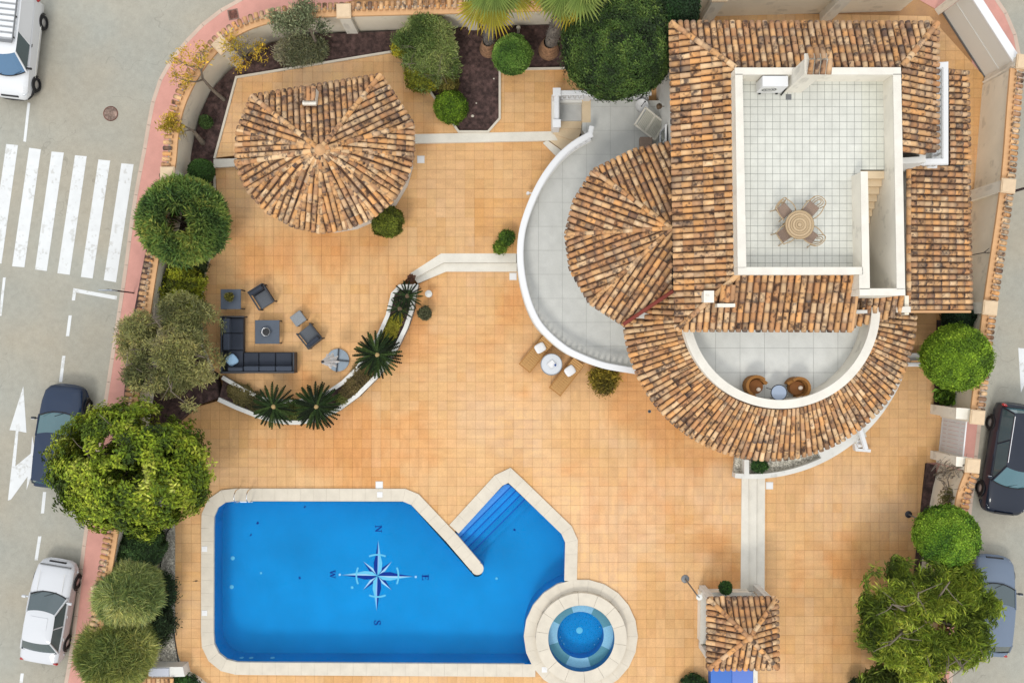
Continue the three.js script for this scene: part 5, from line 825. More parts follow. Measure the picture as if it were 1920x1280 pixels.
// cycads: every frond is a leaf of its own
const frondG = [0, 1, 2].map((v) => { const tb = new TB(), N = 15, L = 1, y = (t) => .34 * t - .62 * t * t * (1 + v * .2); for (let i = 0; i < N; i++) { const t = .12 + i / N * .88, w = .072 * Math.min(1, t * 5) * (t < .84 ? 1 : .35 + (1 - t) * 4); for (const s of [-1, 1]) { const k = rr(.7, 1.3); tb.quad([0, y(t), t * L], [s * w, y(t) + .03, (t + .04) * L], [s * w * .85, y(t) + .03, (t + .085) * L], [0, y(t + .06), Math.min(1.03, t + .066) * L], [k, k, k]); } } for (let i = 0; i < 6; i++) { const a = i / 6, b = (i + 1) / 6; tb.quad([-.012, y(a), a], [.012, y(a), a], [.012, y(b), b], [-.012, y(b), b], [1.5, 1.4, 1.0]); } return tb.geo(); });
const cyc = [LC(20, 38, 12), LC(27, 49, 16), LC(36, 60, 21), LC(50, 72, 27)].map((c, i) => { const m = mat('cycad frond', new THREE.Color().setRGB(...c), .85, { side: THREE.DoubleSide, vertexColors: true, transmission: .15, specularIntensity: .2 }); return m; });
function cycad(label, px, py, h, rpx, y0, n, centre) {
  const t = thing('cycad', label, 'cycad', [X(px, h), y0, Z(py, h)], rnd() * 6), r = M(rpx, h); part('trunk', [G.cyl(.13, .17, h - y0, 10, 0, (h - y0) / 2, 0), G.sph(.15, 0, h - y0, 0)], MT.barkBrown, t);
  if (centre) part('heart', G.lathe([[0, .12], [.06, .1], [.1, .04], [.11, 0]], 10), mat('cycad heart', A(190, 160, 108), .9), t, [0, h - y0 + .1, 0]);
  for (let i = 0; i < n; i++) { const a = i * 2.39996, el = lerp(.75, .1, Math.pow(i / n, .5)), o = part('frond', frondG[i % 3], pick(cyc), t, [0, h - y0 + .05, 0]); o.rotation.set(-el, a, rr(-.15, .15), 'YXZ'); const k = r * rr(.97, 1.06) * lerp(.8, 1.04, Math.min(1, i / n * 1.6)); o.scale.set(k * .95, k, k); }
}
cycad('large full cycad at the east bend of the curved planter', 708, 665, 1.5, 41, .8, 50, true); cycad('large full cycad at the south tip of the curved planter', 594, 762, 1.5, 41, .8, 50, true); cycad('thinner cycad west of the south tip of the curved planter', 514, 762, 1.45, 39, .8, 34, true); cycad('small cycad at the north end of the curved planter', 764, 555, 1.4, 27, .8, 22); cycad('small cycad just south of the planter north end', 750, 579, 1.3, 23, .8, 20);
{ // low plants in the planter
  const gc = (label, pts, cols) => { const t = thing('ground_cover', label, 'ground cover'); t.userData.kind = 'stuff'; foliage(t, 'foliage', CL.tiny, pts.map(([a, b, r]) => [X(a, .95), .86, Z(b, .95), M(r, .95), .12, M(r, .95)]), 900, cols, { shell: .05, low: 0, lump: .2, s: .9 }); };
  gc('olive brown ground cover in the planter by the closed parasol', [[676, 702, 20], [660, 722, 20], [690, 690, 14], [648, 738, 14]], [LC(70, 66, 34), LC(100, 92, 48), LC(124, 112, 62)]);
  gc('dark olive ground cover at the west end of the planter', [[455, 742, 22], [478, 752, 18], [438, 732, 14], [500, 762, 12]], [LC(58, 60, 30), LC(88, 88, 44), LC(116, 110, 60)]);
  gc('green ground cover in the planter between the cycads', [[555, 772, 18], [545, 760, 12], [640, 750, 12]], [LC(60, 74, 30), LC(92, 104, 44), LC(120, 128, 60)]);
  gc('yellow green ground cover in the planter north arm', [[738, 606, 13], [732, 622, 14], [744, 596, 10], [726, 634, 10]], [LC(92, 100, 20), LC(132, 134, 34), LC(164, 158, 56)]);
  const gr = thing('leafy_plant', 'tangled yellow green plant below the terrace railing', 'plant', [X(1130, .6), 0, Z(717, .6)]); part('pot', G.lathe([[0, .4], [.22, .4], [.26, .78], [.23, .78], [.2, .5], [0, .5]], 18), MT.terra, gr); part('stems', twigs(new THREE.Vector3(0, .7, 0), new THREE.Vector3(0, .6, 0), 16, .5, .012, .9), MT.barkBrown, gr); foliage(gr, 'foliage', CL.twig, [[0, .95, 0, .5, .35, .5], [.3, .9, -.2, .35, .3, .35], [-.25, .9, -.3, .3, .25, .3]], 420, [LC(70, 66, 16), LC(120, 112, 30), LC(160, 146, 44), LC(96, 96, 26)], { shell: .2, stray: .2, s: .9 });
  const bl = thing('leafy_plant', 'big leaved green plant at the foot of the bright ball tree', 'plant', [X(1783, .8), 0, Z(742, .8)]); foliage(bl, 'foliage', CL.big, [[0, .5, 0, .4, .35, .3], [.4, .5, .05, .25, .2, .15]], 60, [LC(50, 90, 20), LC(92, 134, 34), LC(124, 158, 46)], { shell: .2 }); part('stems', twigs(new THREE.Vector3(0, .3, 0), new THREE.Vector3(0, .2, 0), 8, .4, .012, 1), MT.barkBrown, bl);
  const s2 = thing('leafy_plant', 'small green plant in the gravel under the ring roof edge', 'plant', [X(1424, .9), 0, Z(873, .9)]); foliage(s2, 'foliage', CL.small, [[0, .95, 0, .3, .2, .2]], 160, greens.dark, { shell: .2, s: 1.1 }); part('stems', twigs(new THREE.Vector3(0, .75, 0), new THREE.Vector3(0, .7, 0), 6, .25, .01, 1), MT.barkBrown, s2);
  for (const [a, b, r, lab] of [[1327, 1208, 9, 'small green plant at the south end of the bar counter'], [1300, 1292, 26, 'green shrub at the bottom edge west of the storage box'], [345, 1292, 30, 'dark green shrub at the bottom edge by the low white wall'], [1610, 1290, 16, 'small green plant at the bottom edge of the driveway']]) { const t = thing('leafy_plant', lab, 'plant', [X(a, .7), .2, Z(b, .7)]); part('stems', twigs(new THREE.Vector3(0, .1, 0), new THREE.Vector3(0, 0, 0), 6, .3, .01, 1), MT.barkBrown, t); foliage(t, 'foliage', CL.small, [[0, .45, 0, M(r, .7), .3, M(r, .7)]], 30 + r * 14, greens.dark, { shell: .3 }); }
}
{ // small things lying about
  const h = thing('garden_hose', 'thin black hose lying on the gravel beside the pool deck', 'hose'); part('hose', new THREE.TubeGeometry(new THREE.CatmullRomCurve3([[322, 985], [312, 1000], [308, 1030], [302, 1050], [299, 1080], [306, 1110], [322, 1150], [326, 1190], [334, 1240]].map(([a, b]) => V(a, b, .42))), 60, .022, 6), MT.black, h);
  for (const [a, b, r, lab] of [[886, 217, .07, 'small white stone on the bark bed'], [926, 147, .04, 'tiny pale stone in the bark bed below the ball shrub'], [893, 193, .035, 'tiny pale stone in the bark bed east of the bright shrub'], [1612, 897, .03, 'tiny pale stone on the driveway']].slice(0, 3)) solo('garden_stone', new THREE.IcosahedronGeometry(r, 1).scale(1, .6, .85).translate(X(a, .78), .76, Z(b, .78)), MT.coping, lab, 'stone');
  const lf = thing('fallen_leaf', 'single brown fallen leaf on the deck west of the pool', 'leaf', [X(367, .4), .405, Z(1089, .4)]); part('blade', (() => { const t = new TB(); t.quad([-.09, .01, .01], [0, .03, -.035], [.09, .012, -.02], [.01, .0, .035]); return t.geo(); })(), MT.barkBrown, lf); part('stalk', G.bar(new THREE.Vector3(-.09, .01, .01), new THREE.Vector3(-.13, .015, .02), .006), MT.barkBrown, lf);
  const pp = thing('vent_pipe', 'short pale pipe standing in the bark bed by the north wall', 'pipe', [X(972, .9), .75, Z(58, .9)]); part('pipe', G.cyl(.06, .06, .55, 12, 0, .27, 0), MT.coping, pp); part('cowl', G.lathe([[0, .62], [.07, .6], [.09, .54], [.06, .53], [0, .53]], 14), MT.coping, pp);
}
// potted plants
function pot(label, px, py, y0, r, h, m, leaf, n, cols, spread) {
  const t = thing('potted_plant', label, 'potted plant', [X(px, y0 + h), y0, Z(py, y0 + h)]); part('pot', G.lathe([[0, 0], [r * .72, 0], [r * .95, h * .8], [r, h * .82], [r, h], [r * .86, h], [r * .84, h * .86], [0, h * .86]], 22), m, t); part('soil', G.cyl(r * .83, r * .83, .02, 18, 0, h * .87, 0), MT.soil, t);
  if (n) { part('stems', twigs(new THREE.Vector3(0, h * .9, 0), new THREE.Vector3(0, h * .85, 0), 7, spread * .9, .01, 1.1), MT.barkBrown, t); foliage(t, 'foliage', leaf, [[0, h + spread * .5, 0, spread, spread * .7, spread]], n, cols, { shell: .25, lump: .2, stray: .1 }); } return t;
}
pot('dark green potted plant by the curved terrace wall, nearer of two', 951, 446, .7, .2, .32, MT.black, CL.small, 170, [LC(44, 76, 14), LC(84, 120, 26), LC(116, 146, 40)], .3);
pot('small green potted plant by the curved terrace wall, left one of two', 938, 464, .7, .15, .26, MT.black, CL.small, 130, [LC(40, 72, 12), LC(80, 112, 24), LC(104, 134, 32)], .25);
pot('ball shaped potted shrub on the deck east of the planter', 797, 587, .4, .2, .3, MT.steel, CL.tiny, 330, [LC(56, 62, 40), LC(84, 92, 56), LC(104, 108, 70)], .24);
pot('small terracotta pot at the corner of the angled steps', 771, 521, .7, .12, .26, MT.terra, CL.tiny, 40, [LC(80, 60, 40), LC(110, 80, 56)], .1);
{
  const l = thing('deck_lantern', 'small pale round lantern on the deck near the angled steps', 'lantern', [X(804, .7), .4, Z(551, .7)]); part('body', G.lathe([[0, 0], [.12, 0], [.13, .04], [.1, .08], [.1, .34], [.14, .38], [.14, .42], [0, .46]], 20), mat('pale grey stone', A(192, 188, 182), .7), l); part('cap', G.lathe([[.0, .56], [.06, .53], [.15, .47], [.15, .455], [0, .455]], 20), MT.gateGrey, l);
  for (const [x, y, h, lab] of [[789, 299, .7, 'white square lid in the paving east of the pavilion'], [1443, 910, .15, 'white square lid on the driveway beside the long steps'], [962, 518, .4, 'pale square lid on the deck at the end of the angled steps'], [711, 909, .4, 'white square paving lid north of the pool edge']]) { const t = thing('access_cover', lab, 'access lid', [X(x, h), h, Z(y, h)]); part('lid', G.rbox(.27, .03, .27, .01, 0, .014, 0), MT.cloth, t); part('frame', [G.box(.31, .02, .02, 0, .008, .145), G.box(.31, .02, .02, 0, .008, -.145), G.box(.02, .02, .27, .145, .008, 0), G.box(.02, .02, .27, -.145, .008, 0)], MT.gateGrey, t); }
  for (const [x, y, lab] of [[990, 362, 'small white spotlight on the terrace wall, northern of two'], [978, 537, 'small white spotlight on the terrace wall, southern of two']]) { const t = thing('wall_spotlight', lab, 'spotlight', [X(x, 1.2), 1.2, Z(y, 1.2)]); part('bracket', G.box(.2, .04, .05, .1, 0, 0), MT.white, t); part('head', G.cyl(.06, .08, .12, 14), MT.white, t); }
  const dn = thing('floor_drain', 'little round drain in the deck below the ring roof', 'drain', [X(1218, .4), .4, Z(771, .4)]); part('rim', G.torus(.06, .012, 16), MT.steel, dn); part('grate', G.cyl(.055, .055, .012, 14), MT.dark, dn);
}
// ---------------------------------------------------------------- furniture on the lounge terrace
const pxBox = (x0, y0, x1, y1, h0, h1, r) => G.rbox(M(x1 - x0, h1), h1 - h0, M(y1 - y0, h1), r, X((x0 + x1) / 2, h1), (h0 + h1) / 2, Z((y0 + y1) / 2, h1));
{
  const y = Y.lounge, s = thing('corner_sofa', 'charcoal L shaped garden sofa with loose cushions', 'sofa');
  part('frame', [pxBox(413, 592, 457, 700, y + .06, y + .26, .02), pxBox(457, 660, 551, 698, y + .06, y + .26, .02), pxBox(412.5, 592, 416, 700, y + .1, y + .7, .015), pxBox(412.5, 696, 551, 699.5, y + .1, y + .7, .015), pxBox(413, 592, 457, 595, y + .1, y + .6, .015), pxBox(548, 660, 551.5, 699, y + .1, y + .6, .015)], MT.dark, s);
  for (const q of [[430, 596, 455, 624], [430, 625, 455, 656], [426, 657, 455, 688], [456.5, 661, 484, 686], [485, 661, 515.5, 686], [516.5, 661, 547, 686]]) part('seat_cushion', pxBox(...q, y + .27, y + .43, .05), MT.char, s);
  for (const q of [[417, 596, 429, 624], [417, 625, 429, 656], [426, 688, 454, 695.5], [456, 686, 484, 695.5], [485, 686, 515, 695.5], [516, 686, 546.5, 695.5]]) part('back_cushion', pxBox(...q, y + .4, y + .74, .05), mat('charcoal back cushion', A(66, 74, 88), .95, { map: T.weave }), s);
  for (const [a, b] of [[414, 594], [455, 594], [414, 698], [549, 698], [549, 662]]) part('leg', G.box(.06, .08, .06, X(a, y), y + .04, Z(b, y)), MT.dark, s);
  const c = thing('cushion', 'pale blue cushion lying in the corner of the sofa', 'cushion', [X(434, y + .56), y + .53, Z(675, y + .56)]); const g = new THREE.SphereGeometry(.26, 18, 12), p = g.attributes.position; for (let i = 0; i < p.count; i++) { const x = p.getX(i) / .26, yy = p.getY(i) / .26, z = p.getZ(i) / .26, f = (v) => Math.sign(v) * Math.pow(Math.abs(v), .55); p.setXYZ(i, f(x) * .23, yy * .09, f(z) * .23); } g.computeVertexNormals(); part('cover', g, MT.cushBlue, c, null, [.3, .6, -.1]);
  const chair = (label, cx, cy, face, w, d) => { const h = y + .4, a = Math.atan2(-face[1], face[0]), t = thing('garden_armchair', label, 'armchair', [X(cx, h), y, Z(cy, h)], a);   // faces +x
    part('seat_cushion', G.rbox(d * .72, .15, w * .84, .05, d * .12, .35, 0), MT.char2, t); part('back_cushion', G.rbox(.17, .4, w * .82, .06, -d * .36, .55, 0).rotateZ(0), MT.char, t); part('base', G.box(d * .92, .08, w * .92, 0, .22, 0), MT.dark, t);
    for (const k of [-1, 1]) { part('armrest', [G.box(d * 1.0, .04, .06, .0, .56, k * (w / 2 - .02))], MT.dark, t); for (const q of [-1, 1]) part('leg', G.box(.05, .56, .05, q * d * .46, .28, k * (w / 2 - .02)), MT.dark, t); } part('back_rail', [G.box(.04, .36, w * .98, -d * .49, .52, 0)], MT.dark, t); };
  chair('grey garden armchair between the side table and the coffee table', 491, 557, [.53, .85], .72, .86); chair('grey garden armchair with a footstool, facing the coffee table', 581, 630, [-.62, -.78], .72, .82);
  const o = thing('footstool', 'light grey footstool in front of the second armchair', 'footstool', [X(558.5, y + .4), y, Z(597, y + .4)], .63); part('cushion', G.rbox(.52, .14, .5, .04, 0, .36, 0), MT.taupe2 ??= mat('light grey cushion', A(146, 150, 154), .95, { map: T.weave }), o); part('frame', G.box(.5, .05, .48, 0, .26, 0), MT.dark, o); for (const a of [-1, 1]) for (const b of [-1, 1]) part('leg', G.box(.04, .26, .04, a * .22, .13, b * .21), MT.dark, o);
  const tb = (label, x0, y0, x1, y1, h, nm) => { const t = thing(nm, label, 'table', [X((x0 + x1) / 2, y + h), y, Z((y0 + y1) / 2, y + h)]), w = M(x1 - x0, y + h), d = M(y1 - y0, y + h); part('tabletop', G.rbox(w, .04, d, .012, 0, h - .02, 0), MT.slate, t); part('apron', [G.box(w * .94, .06, .03, 0, h - .07, d * .46), G.box(w * .94, .06, .03, 0, h - .07, -d * .46)], MT.dark, t); for (const a of [-1, 1]) for (const b of [-1, 1]) part('leg', G.box(.05, h - .04, .05, a * (w / 2 - .03), (h - .04) / 2, b * (d / 2 - .03)), MT.dark, t); return t; };
  tb('square slate grey side table with a potted plant by the sofa', 413, 542, 451, 579.5, .62, 'side_table'); tb('large square slate grey coffee table with a fire bowl', 477.5, 600, 523.5, 644.5, .45, 'coffee_table');
  pot('small green plant in a pot on the square side table', 430, 556.5, y + .621, .1, .14, MT.terra, CL.tiny, 90, [LC(60, 64, 24), LC(110, 112, 40), LC(150, 150, 60)], .13);
  const f = thing('fire_bowl', 'round chrome rimmed fire bowl on the coffee table', 'bowl', [X(498.5, y + .5), y + .451, Z(622, y + .5)]); part('bowl', G.lathe([[0, 0], [.1, 0], [.17, .07], [.185, .12], [.165, .12], [.15, .07], [0, .05]], 28), MT.chrome, f); part('embers', G.lathe([[0, .09], [.1, .085], [.155, .075]], 20), MT.black, f); for (const a of [-1, 1]) part('handle', G.box(.06, .02, .05, a * .2, .09, 0), MT.dark, f);
  const u = thing('parasol', 'closed white parasol on a round grey base with a dark cross frame', 'parasol', [X(633, y + .1), y, Z(675, y + .1)]);
  for (let i = 0; i < 4; i++) { const a0 = i * Math.PI / 2 + .13, a1 = a0 + Math.PI / 2 - .06; part('base_slab', slabG([[.02 * Math.cos(a0 + .7), .02 * Math.sin(a0 + .7)], ...arc(0, 0, .47, a0, a1, 10)], .02, .09), MT.baseSlab ??= mat('grey concrete slab', A(152, 166, 178), .7, { map: T.speck }), u); }
  part('cross_frame', [G.box(.98, .05, .05, 0, .12, 0, -.1), G.box(.05, .05, 1.0, 0, .121, 0, -.1)], MT.dark, u); part('pole', G.cyl(.028, .028, 3.0, 12, 0, 1.5, 0), MT.steel, u);
  const N = 64, pr = [[1.25, .23], [1.32, .24], [1.7, .17], [2.1, .13], [2.6, .09], [2.9, .05]], tbp = new TB(); for (let j = 0; j < pr.length - 1; j++) for (let i = 0; i < N; i++) { const q = (jj, ii) => { const a = ii / N * 6.283, k = pr[jj][1] * (1 + .34 * Math.sin(a * 8 + jj * .3) + .12 * Math.sin(a * 17)); return [k * Math.cos(a), pr[jj][0] + .07 * Math.sin(a * 8) * (jj < 2 ? 1 : 0), k * Math.sin(a)]; }; tbp.quad(q(j, i), q(j + 1, i), q(j + 1, i + 1), q(j, i + 1)); }
  part('canopy', tbp.geo(), MT.cloth, u); part('finial', G.sph(.05, 0, 3.02, 0), MT.dark, u); part('tie', G.torus(.15, .018, 24).translate(0, 1.9, 0), MT.cloth, u);
}
{ // sun loungers with a round table between them
  const lounger = (label, hx, hy, fx, fy) => { const y = Y.deck, h = V(hx, hy, y + .6), f = V(fx, fy, y + .35), d = new THREE.Vector3().subVectors(f, h).setY(0), L = d.length(), t = thing('sun_lounger', label, 'sun lounger', [(h.x + f.x) / 2, y, (h.z + f.z) / 2], Math.atan2(-d.z, d.x));   // +x towards the feet
    const w = .6; part('frame', [G.box(L, .06, .05, 0, .28, w / 2 - .02), G.box(L, .06, .05, 0, .28, -w / 2 + .02), G.box(.05, .06, w - .06, L / 2 - .03, .279, 0)], MT.wood, t); for (const a of [-1, 1]) for (const b of [-1, 1]) part('leg', G.box(.06, .26, .06, a * (L / 2 - .15), .13, b * (w / 2 - .04)), MT.wood, t);
    for (let i = 0; i < 11; i++) part('slat', G.rbox(.088, .025, w - .07, .006, L / 2 - .12 - i * .1, .315, 0), MT.wood2, t); const bk = part('backrest', G.box(.04, .03, w - .04, 0, 0, 0), MT.wood, t, [-L / 2 + .56, .32, 0], [0, 0, -.42]); for (let i = 0; i < 6; i++) part('slat', G.rbox(.088, .025, w - .07, .006, -.06 - i * .1, .02, 0), MT.wood2, bk); };
  lounger('teak sun lounger with white pillow, nearer the deck steps', 1031, 633, 983, 691); lounger('teak sun lounger with white pillow, nearer the ring roof', 1086, 677, 1040, 735);
  const pill = (label, px, py, a) => { const t = thing('pillow', label, 'pillow', [X(px, .95), .9, Z(py, .95)]), g = new THREE.SphereGeometry(.26, 16, 12), p = g.attributes.position; for (let i = 0; i < p.count; i++) { const f = (v) => Math.sign(v) * Math.pow(Math.abs(v), .5), x = p.getX(i) / .26, yy = p.getY(i) / .26, z = p.getZ(i) / .26; p.setXYZ(i, f(x) * .23, yy * .08, f(z) * .2); } g.computeVertexNormals(); part('cover', g, MT.cloth, t, null, [.1, a, -.2]); };
  pill('white pillow on the lounger nearer the deck steps', 1013, 652, .5); pill('white pillow on the lounger nearer the ring roof', 1069, 695, .6);
  const t = thing('round_table', 'round white table between the two sun loungers', 'table', [X(1034, 1.0), Y.deck, Z(683, 1.0)]); part('tabletop', G.lathe([[0, .6], [.4, .6], [.43, .61], [.445, .63], [.445, .6], [.42, .57], [0, .57]], 36), mat('pale grey table top', A(222, 226, 230), .4), t); part('rim', G.torus(.44, .016, 36).translate(0, .62, 0), MT.taupe2, t); part('pedestal', G.lathe([[0, .57], [.05, .55], [.04, .1], [.2, .03], [.22, 0], [0, 0]], 20), MT.gateGrey, t);
  const k = thing('tray', 'white square tray with a blue cup on the round table', 'tray', [X(1034, 1.02), 1.012, Z(683, 1.02)], .7); part('tray', [G.box(.3, .015, .26, 0, .008, 0), G.box(.3, .04, .015, 0, .02, .125), G.box(.3, .04, .015, 0, .02, -.125), G.box(.015, .04, .24, .145, .02, 0), G.box(.015, .04, .24, -.145, .02, 0)], MT.cloth, k); part('cup', G.lathe([[0, .02], [.03, .02], [.045, .09], [.038, .09], [.025, .03], [0, .03]], 16), MT.blue, k, [.1, .01, .12]);
}
{ // balcony: two wicker tub chairs and a small table
  const yF = 3.95, tub = (label, px, py, ang, cush) => { const t = thing('wicker_chair', label, 'armchair', [X(px, yF + .5), yF, Z(py, yF + .5)], ang); part('seat', [G.cyl(.3, .26, .34, 22, 0, .2, 0)], MT.wicker, t); part('cushion', G.cyl(.26, .27, .08, 22, .02, .41, 0), mat('brown cushion', A(134, 84, 40), .95, { map: T.weave }), t);
    const b = [...arc(0, 0, .4, .9, 2 * Math.PI - .9, 22), ...arc(0, 0, .3, 2 * Math.PI - .9, .9, 22)]; part('backrest', [slabG(b, .08, .5), slabG([...arc(-.02, 0, .41, 1.4, 2 * Math.PI - 1.4, 18), ...arc(-.02, 0, .31, 2 * Math.PI - 1.4, 1.4, 18)], .49, .72)], MT.wicker, t); for (const a of [-1, 1]) part('armrest', G.rbox(.34, .05, .12, .02, .08, .52, a * .33), MT.wicker, t); for (const a of [.7, 2.4, 3.9, 5.6]) part('leg', G.cyl(.025, .02, .1, 8, .25 * Math.cos(a), .05, .25 * Math.sin(a)), MT.dark, t);
    if (cush) { const c = thing('small_pillow', cush, 'pillow', [X(px, yF + .5) + (label.includes('east') ? .12 : .1), yF + .48, Z(py, yF + .5) + (label.includes('east') ? 0 : .12)]); part('cover', G.sph(.09, 0, 0, 0).scale(1, .6, .9), mat('cream cover', A(230, 212, 190), .95), c); } };
  tub('brown wicker tub chair west of the balcony table', 1418, 724, -.7, 'tiny cream pillow on the west wicker chair'); tub('brown wicker tub chair east of the balcony table', 1496, 727, -2.6, 'tiny cream pillow on the east wicker chair');
  const t = thing('balcony_table', 'small round grey blue table between the wicker chairs', 'table', [X(1461, yF + .7), yF, Z(736, yF + .7)]); part('tabletop', G.cyl(.285, .285, .025, 32, 0, .69, 0), MT.glassTop, t); part('rim', G.torus(.29, .02, 32).translate(0, .69, 0), MT.dark, t); for (let i = 0; i < 4; i++) { const a = i * 1.571 + .5; part('leg', G.bar(new THREE.Vector3(Math.cos(a) * .3, 0, Math.sin(a) * .3), new THREE.Vector3(Math.cos(a) * .2, .68, Math.sin(a) * .2), .014), MT.dark, t); }
}
{ // roof terrace: round rattan table, four chairs, air conditioner
  const yF = 6.3, t = thing('rattan_table', 'round woven rattan table on the white roof terrace', 'table', [X(1500, yF + .74), yF, Z(421, yF + .74)]);
  for (let i = 0; i < 6; i++) part('woven_ring', G.lathe(i ? [[i * .085 - .004, .735], [i * .085 + .02, .752], [i * .085 + .06, .752], [i * .085 + .08, .735], [i * .085 + .04, .72], [i * .085 - .004, .735]] : [[0, .75], [.06, .752], [.08, .735], [0, .72]], 36), i % 2 ? MT.rattan : mat('light rattan', A(204, 178, 142), .85, { map: T.weave }), t);
  part('apron', G.lathe([[.49, .72], [.49, .66], [.47, .66], [.47, .72]], 32), MT.rattan, t); for (let i = 0; i < 4; i++) { const a = i * 1.571 + .3; part('leg', G.bar(new THREE.Vector3(Math.cos(a) * .36, 0, Math.sin(a) * .36), new THREE.Vector3(Math.cos(a) * .4, .7, Math.sin(a) * .4), .025), MT.rattan, t); }
  const base = (label, px, py) => { const x = X(px, yF + .45), z = Z(py, yF + .45), dx = t.position.x - x, dz = t.position.z - z, c = thing('rattan_chair', label, 'chair', [x, yF, z], Math.atan2(-dz, dx), 'chairs round the rattan table');
    part('seat', G.rbox(.42, .05, .42, .02, .02, .43, 0), MT.taupe, c); const loop = (w, h0, h1, x0, x1) => new THREE.TubeGeometry(new THREE.CatmullRomCurve3([[x0, h0, -w], [lerp(x0, x1, .6), lerp(h0, h1, .7), -w * 1.05], [x1, h1, -w * .5], [x1, h1, w * .5], [lerp(x0, x1, .6), lerp(h0, h1, .7), w * 1.05], [x0, h0, w]].map((q) => new THREE.Vector3(...q))), 24, .016, 7);
    part('back_hoop', [loop(.22, .43, .9, -.2, -.36), loop(.14, .45, .82, -.2, -.33), loop(.07, .45, .76, -.2, -.31)], MT.rattan, c); for (const s of [-1, 1]) part('armrest', new THREE.TubeGeometry(new THREE.CatmullRomCurve3([[-.3, .74, s * .22], [0, .7, s * .3], [.24, .62, s * .27], [.26, .42, s * .22]].map((q) => new THREE.Vector3(...q))), 14, .018, 7), MT.rattan, c);
    for (const a of [-1, 1]) for (const s of [-1, 1]) part('leg', G.bar(new THREE.Vector3(a * .24, 0, s * .24), new THREE.Vector3(a * .19, .42, s * .19), .017), MT.rattan, c); };
  base('rattan chair at the northwest side of the rattan table', 1470, 394); base('rattan chair at the northeast side of the rattan table', 1522, 391); base('rattan chair at the southwest side of the rattan table', 1471, 440); base('rattan chair at the southeast side of the rattan table', 1520, 443);
  const a = thing('air_conditioner', 'white air conditioning unit on the roof terrace beside the chimney', 'air conditioner', [X(1440, yF), yF, Z(166, yF)]); part('casing', G.rbox(.88, .8, .36, .02, 0, .48, 0), MT.white, a); for (const s of [-1, 1]) part('foot', G.box(.07, .08, .42, s * .3, .04, 0), MT.black, a); part('fan_grille', [G.torus(.27, .012, 28).rotateX(Math.PI / 2).translate(-.1, .48, .185), G.torus(.18, .01, 24).rotateX(Math.PI / 2).translate(-.1, .48, .185), G.torus(.09, .01, 20).rotateX(Math.PI / 2).translate(-.1, .48, .185)], MT.gateGrey, a); part('fan', G.cyl(.25, .25, .01, 24).rotateX(Math.PI / 2).translate(-.1, .48, .176), MT.steel, a); part('pipe', new THREE.TubeGeometry(new THREE.CatmullRomCurve3([[.44, .3, 0], [.55, .3, .05], [.56, .1, .1], [.45, .03, .25]].map((q) => new THREE.Vector3(...q))), 14, .025, 7), MT.black, a); part('valve', G.box(.03, .2, .12, .45, .35, 0), MT.dark, a);
}
// ---------------------------------------------------------------- posts and lamps
{
  const sh = thing('garden_shower', 'slim grey garden shower on a round base by the pool bar', 'shower', [X(1285, .4), .4, Z(1085, .4)]); part('base', G.lathe([[0, .05], [.1, .05], [.17, .02], [.17, 0], [0, 0]], 24), MT.steel, sh); part('column', G.cyl(.03, .035, 2.3, 12, 0, 1.15, 0), MT.steel, sh); part('shower_head', G.lathe([[0, .04], [.12, .02], [.12, 0], [0, 0]], 22), MT.gateGrey, sh, [.1, 2.24, .1]); part('arm', G.bar(new THREE.Vector3(0, 2.29, 0), new THREE.Vector3(.1, 2.29, .1), .02), MT.steel, sh);
  const bl = thing('bollard_lamp', 'dark garden lamp post on the driveway edge by the ball tree', 'lamp', [X(1704, .15), .15, Z(964, .15)]); part('base', G.lathe([[0, .06], [.1, .06], [.15, .02], [.15, 0], [0, 0]], 20), MT.dark, bl); part('post', G.cyl(.03, .03, 1.0, 10, 0, .5, 0), MT.steel, bl); part('head', G.lathe([[0, .22], [.07, .2], [.12, .1], [.06, 0], [0, 0]], 16), MT.dark, bl, [0, .98, 0]);
  const s1 = thing('street_sign', 'grey street sign on a thin post seen edge on beside the zebra crossing', 'street sign', [X(250, .12), .12, Z(549, .12)]); part('post', G.cyl(.03, .03, 2.3, 10, 0, 1.15, 0), MT.dark, s1); part('plate', G.rbox(.55, .5, .03, .01, -.02, 2.25, .03), mat('sign back', A(180, 190, 202), .5), s1); part('bracket', G.box(.2, .04, .04, 0, 2.25, .0), MT.steel, s1);
  const s2 = thing('street_lamp', 'thin dark lamp post on the east pavement reaching out of the picture', 'street lamp', [X(1880, .12), .12, Z(365, .12)]); part('post', limb([[0, 0, 0], [.02, 2, 0], [.02, 4.2, 0]], .06, .045, 10), MT.dark, s2); part('lamp_head', G.lathe([[0, .35], [.1, .3], [.2, .05], [.14, 0], [0, 0]], 16), MT.dark, s2, [.02, 4.2, 0]);
  const s3 = thing('aerial', 'thin dark forked aerial against the east garden wall', 'aerial', [X(1806, .2), .2, Z(481, .2)]); part('rod', G.bar(new THREE.Vector3(0, 0, 0), new THREE.Vector3(0, 1.75, 0), .018), MT.dark, s3); for (const [a, b] of [[.05, -.14], [.12, .04]]) part('branch', G.bar(new THREE.Vector3(0, 1.6, 0), new THREE.Vector3(a, 1.9, b), .012), MT.dark, s3);
}
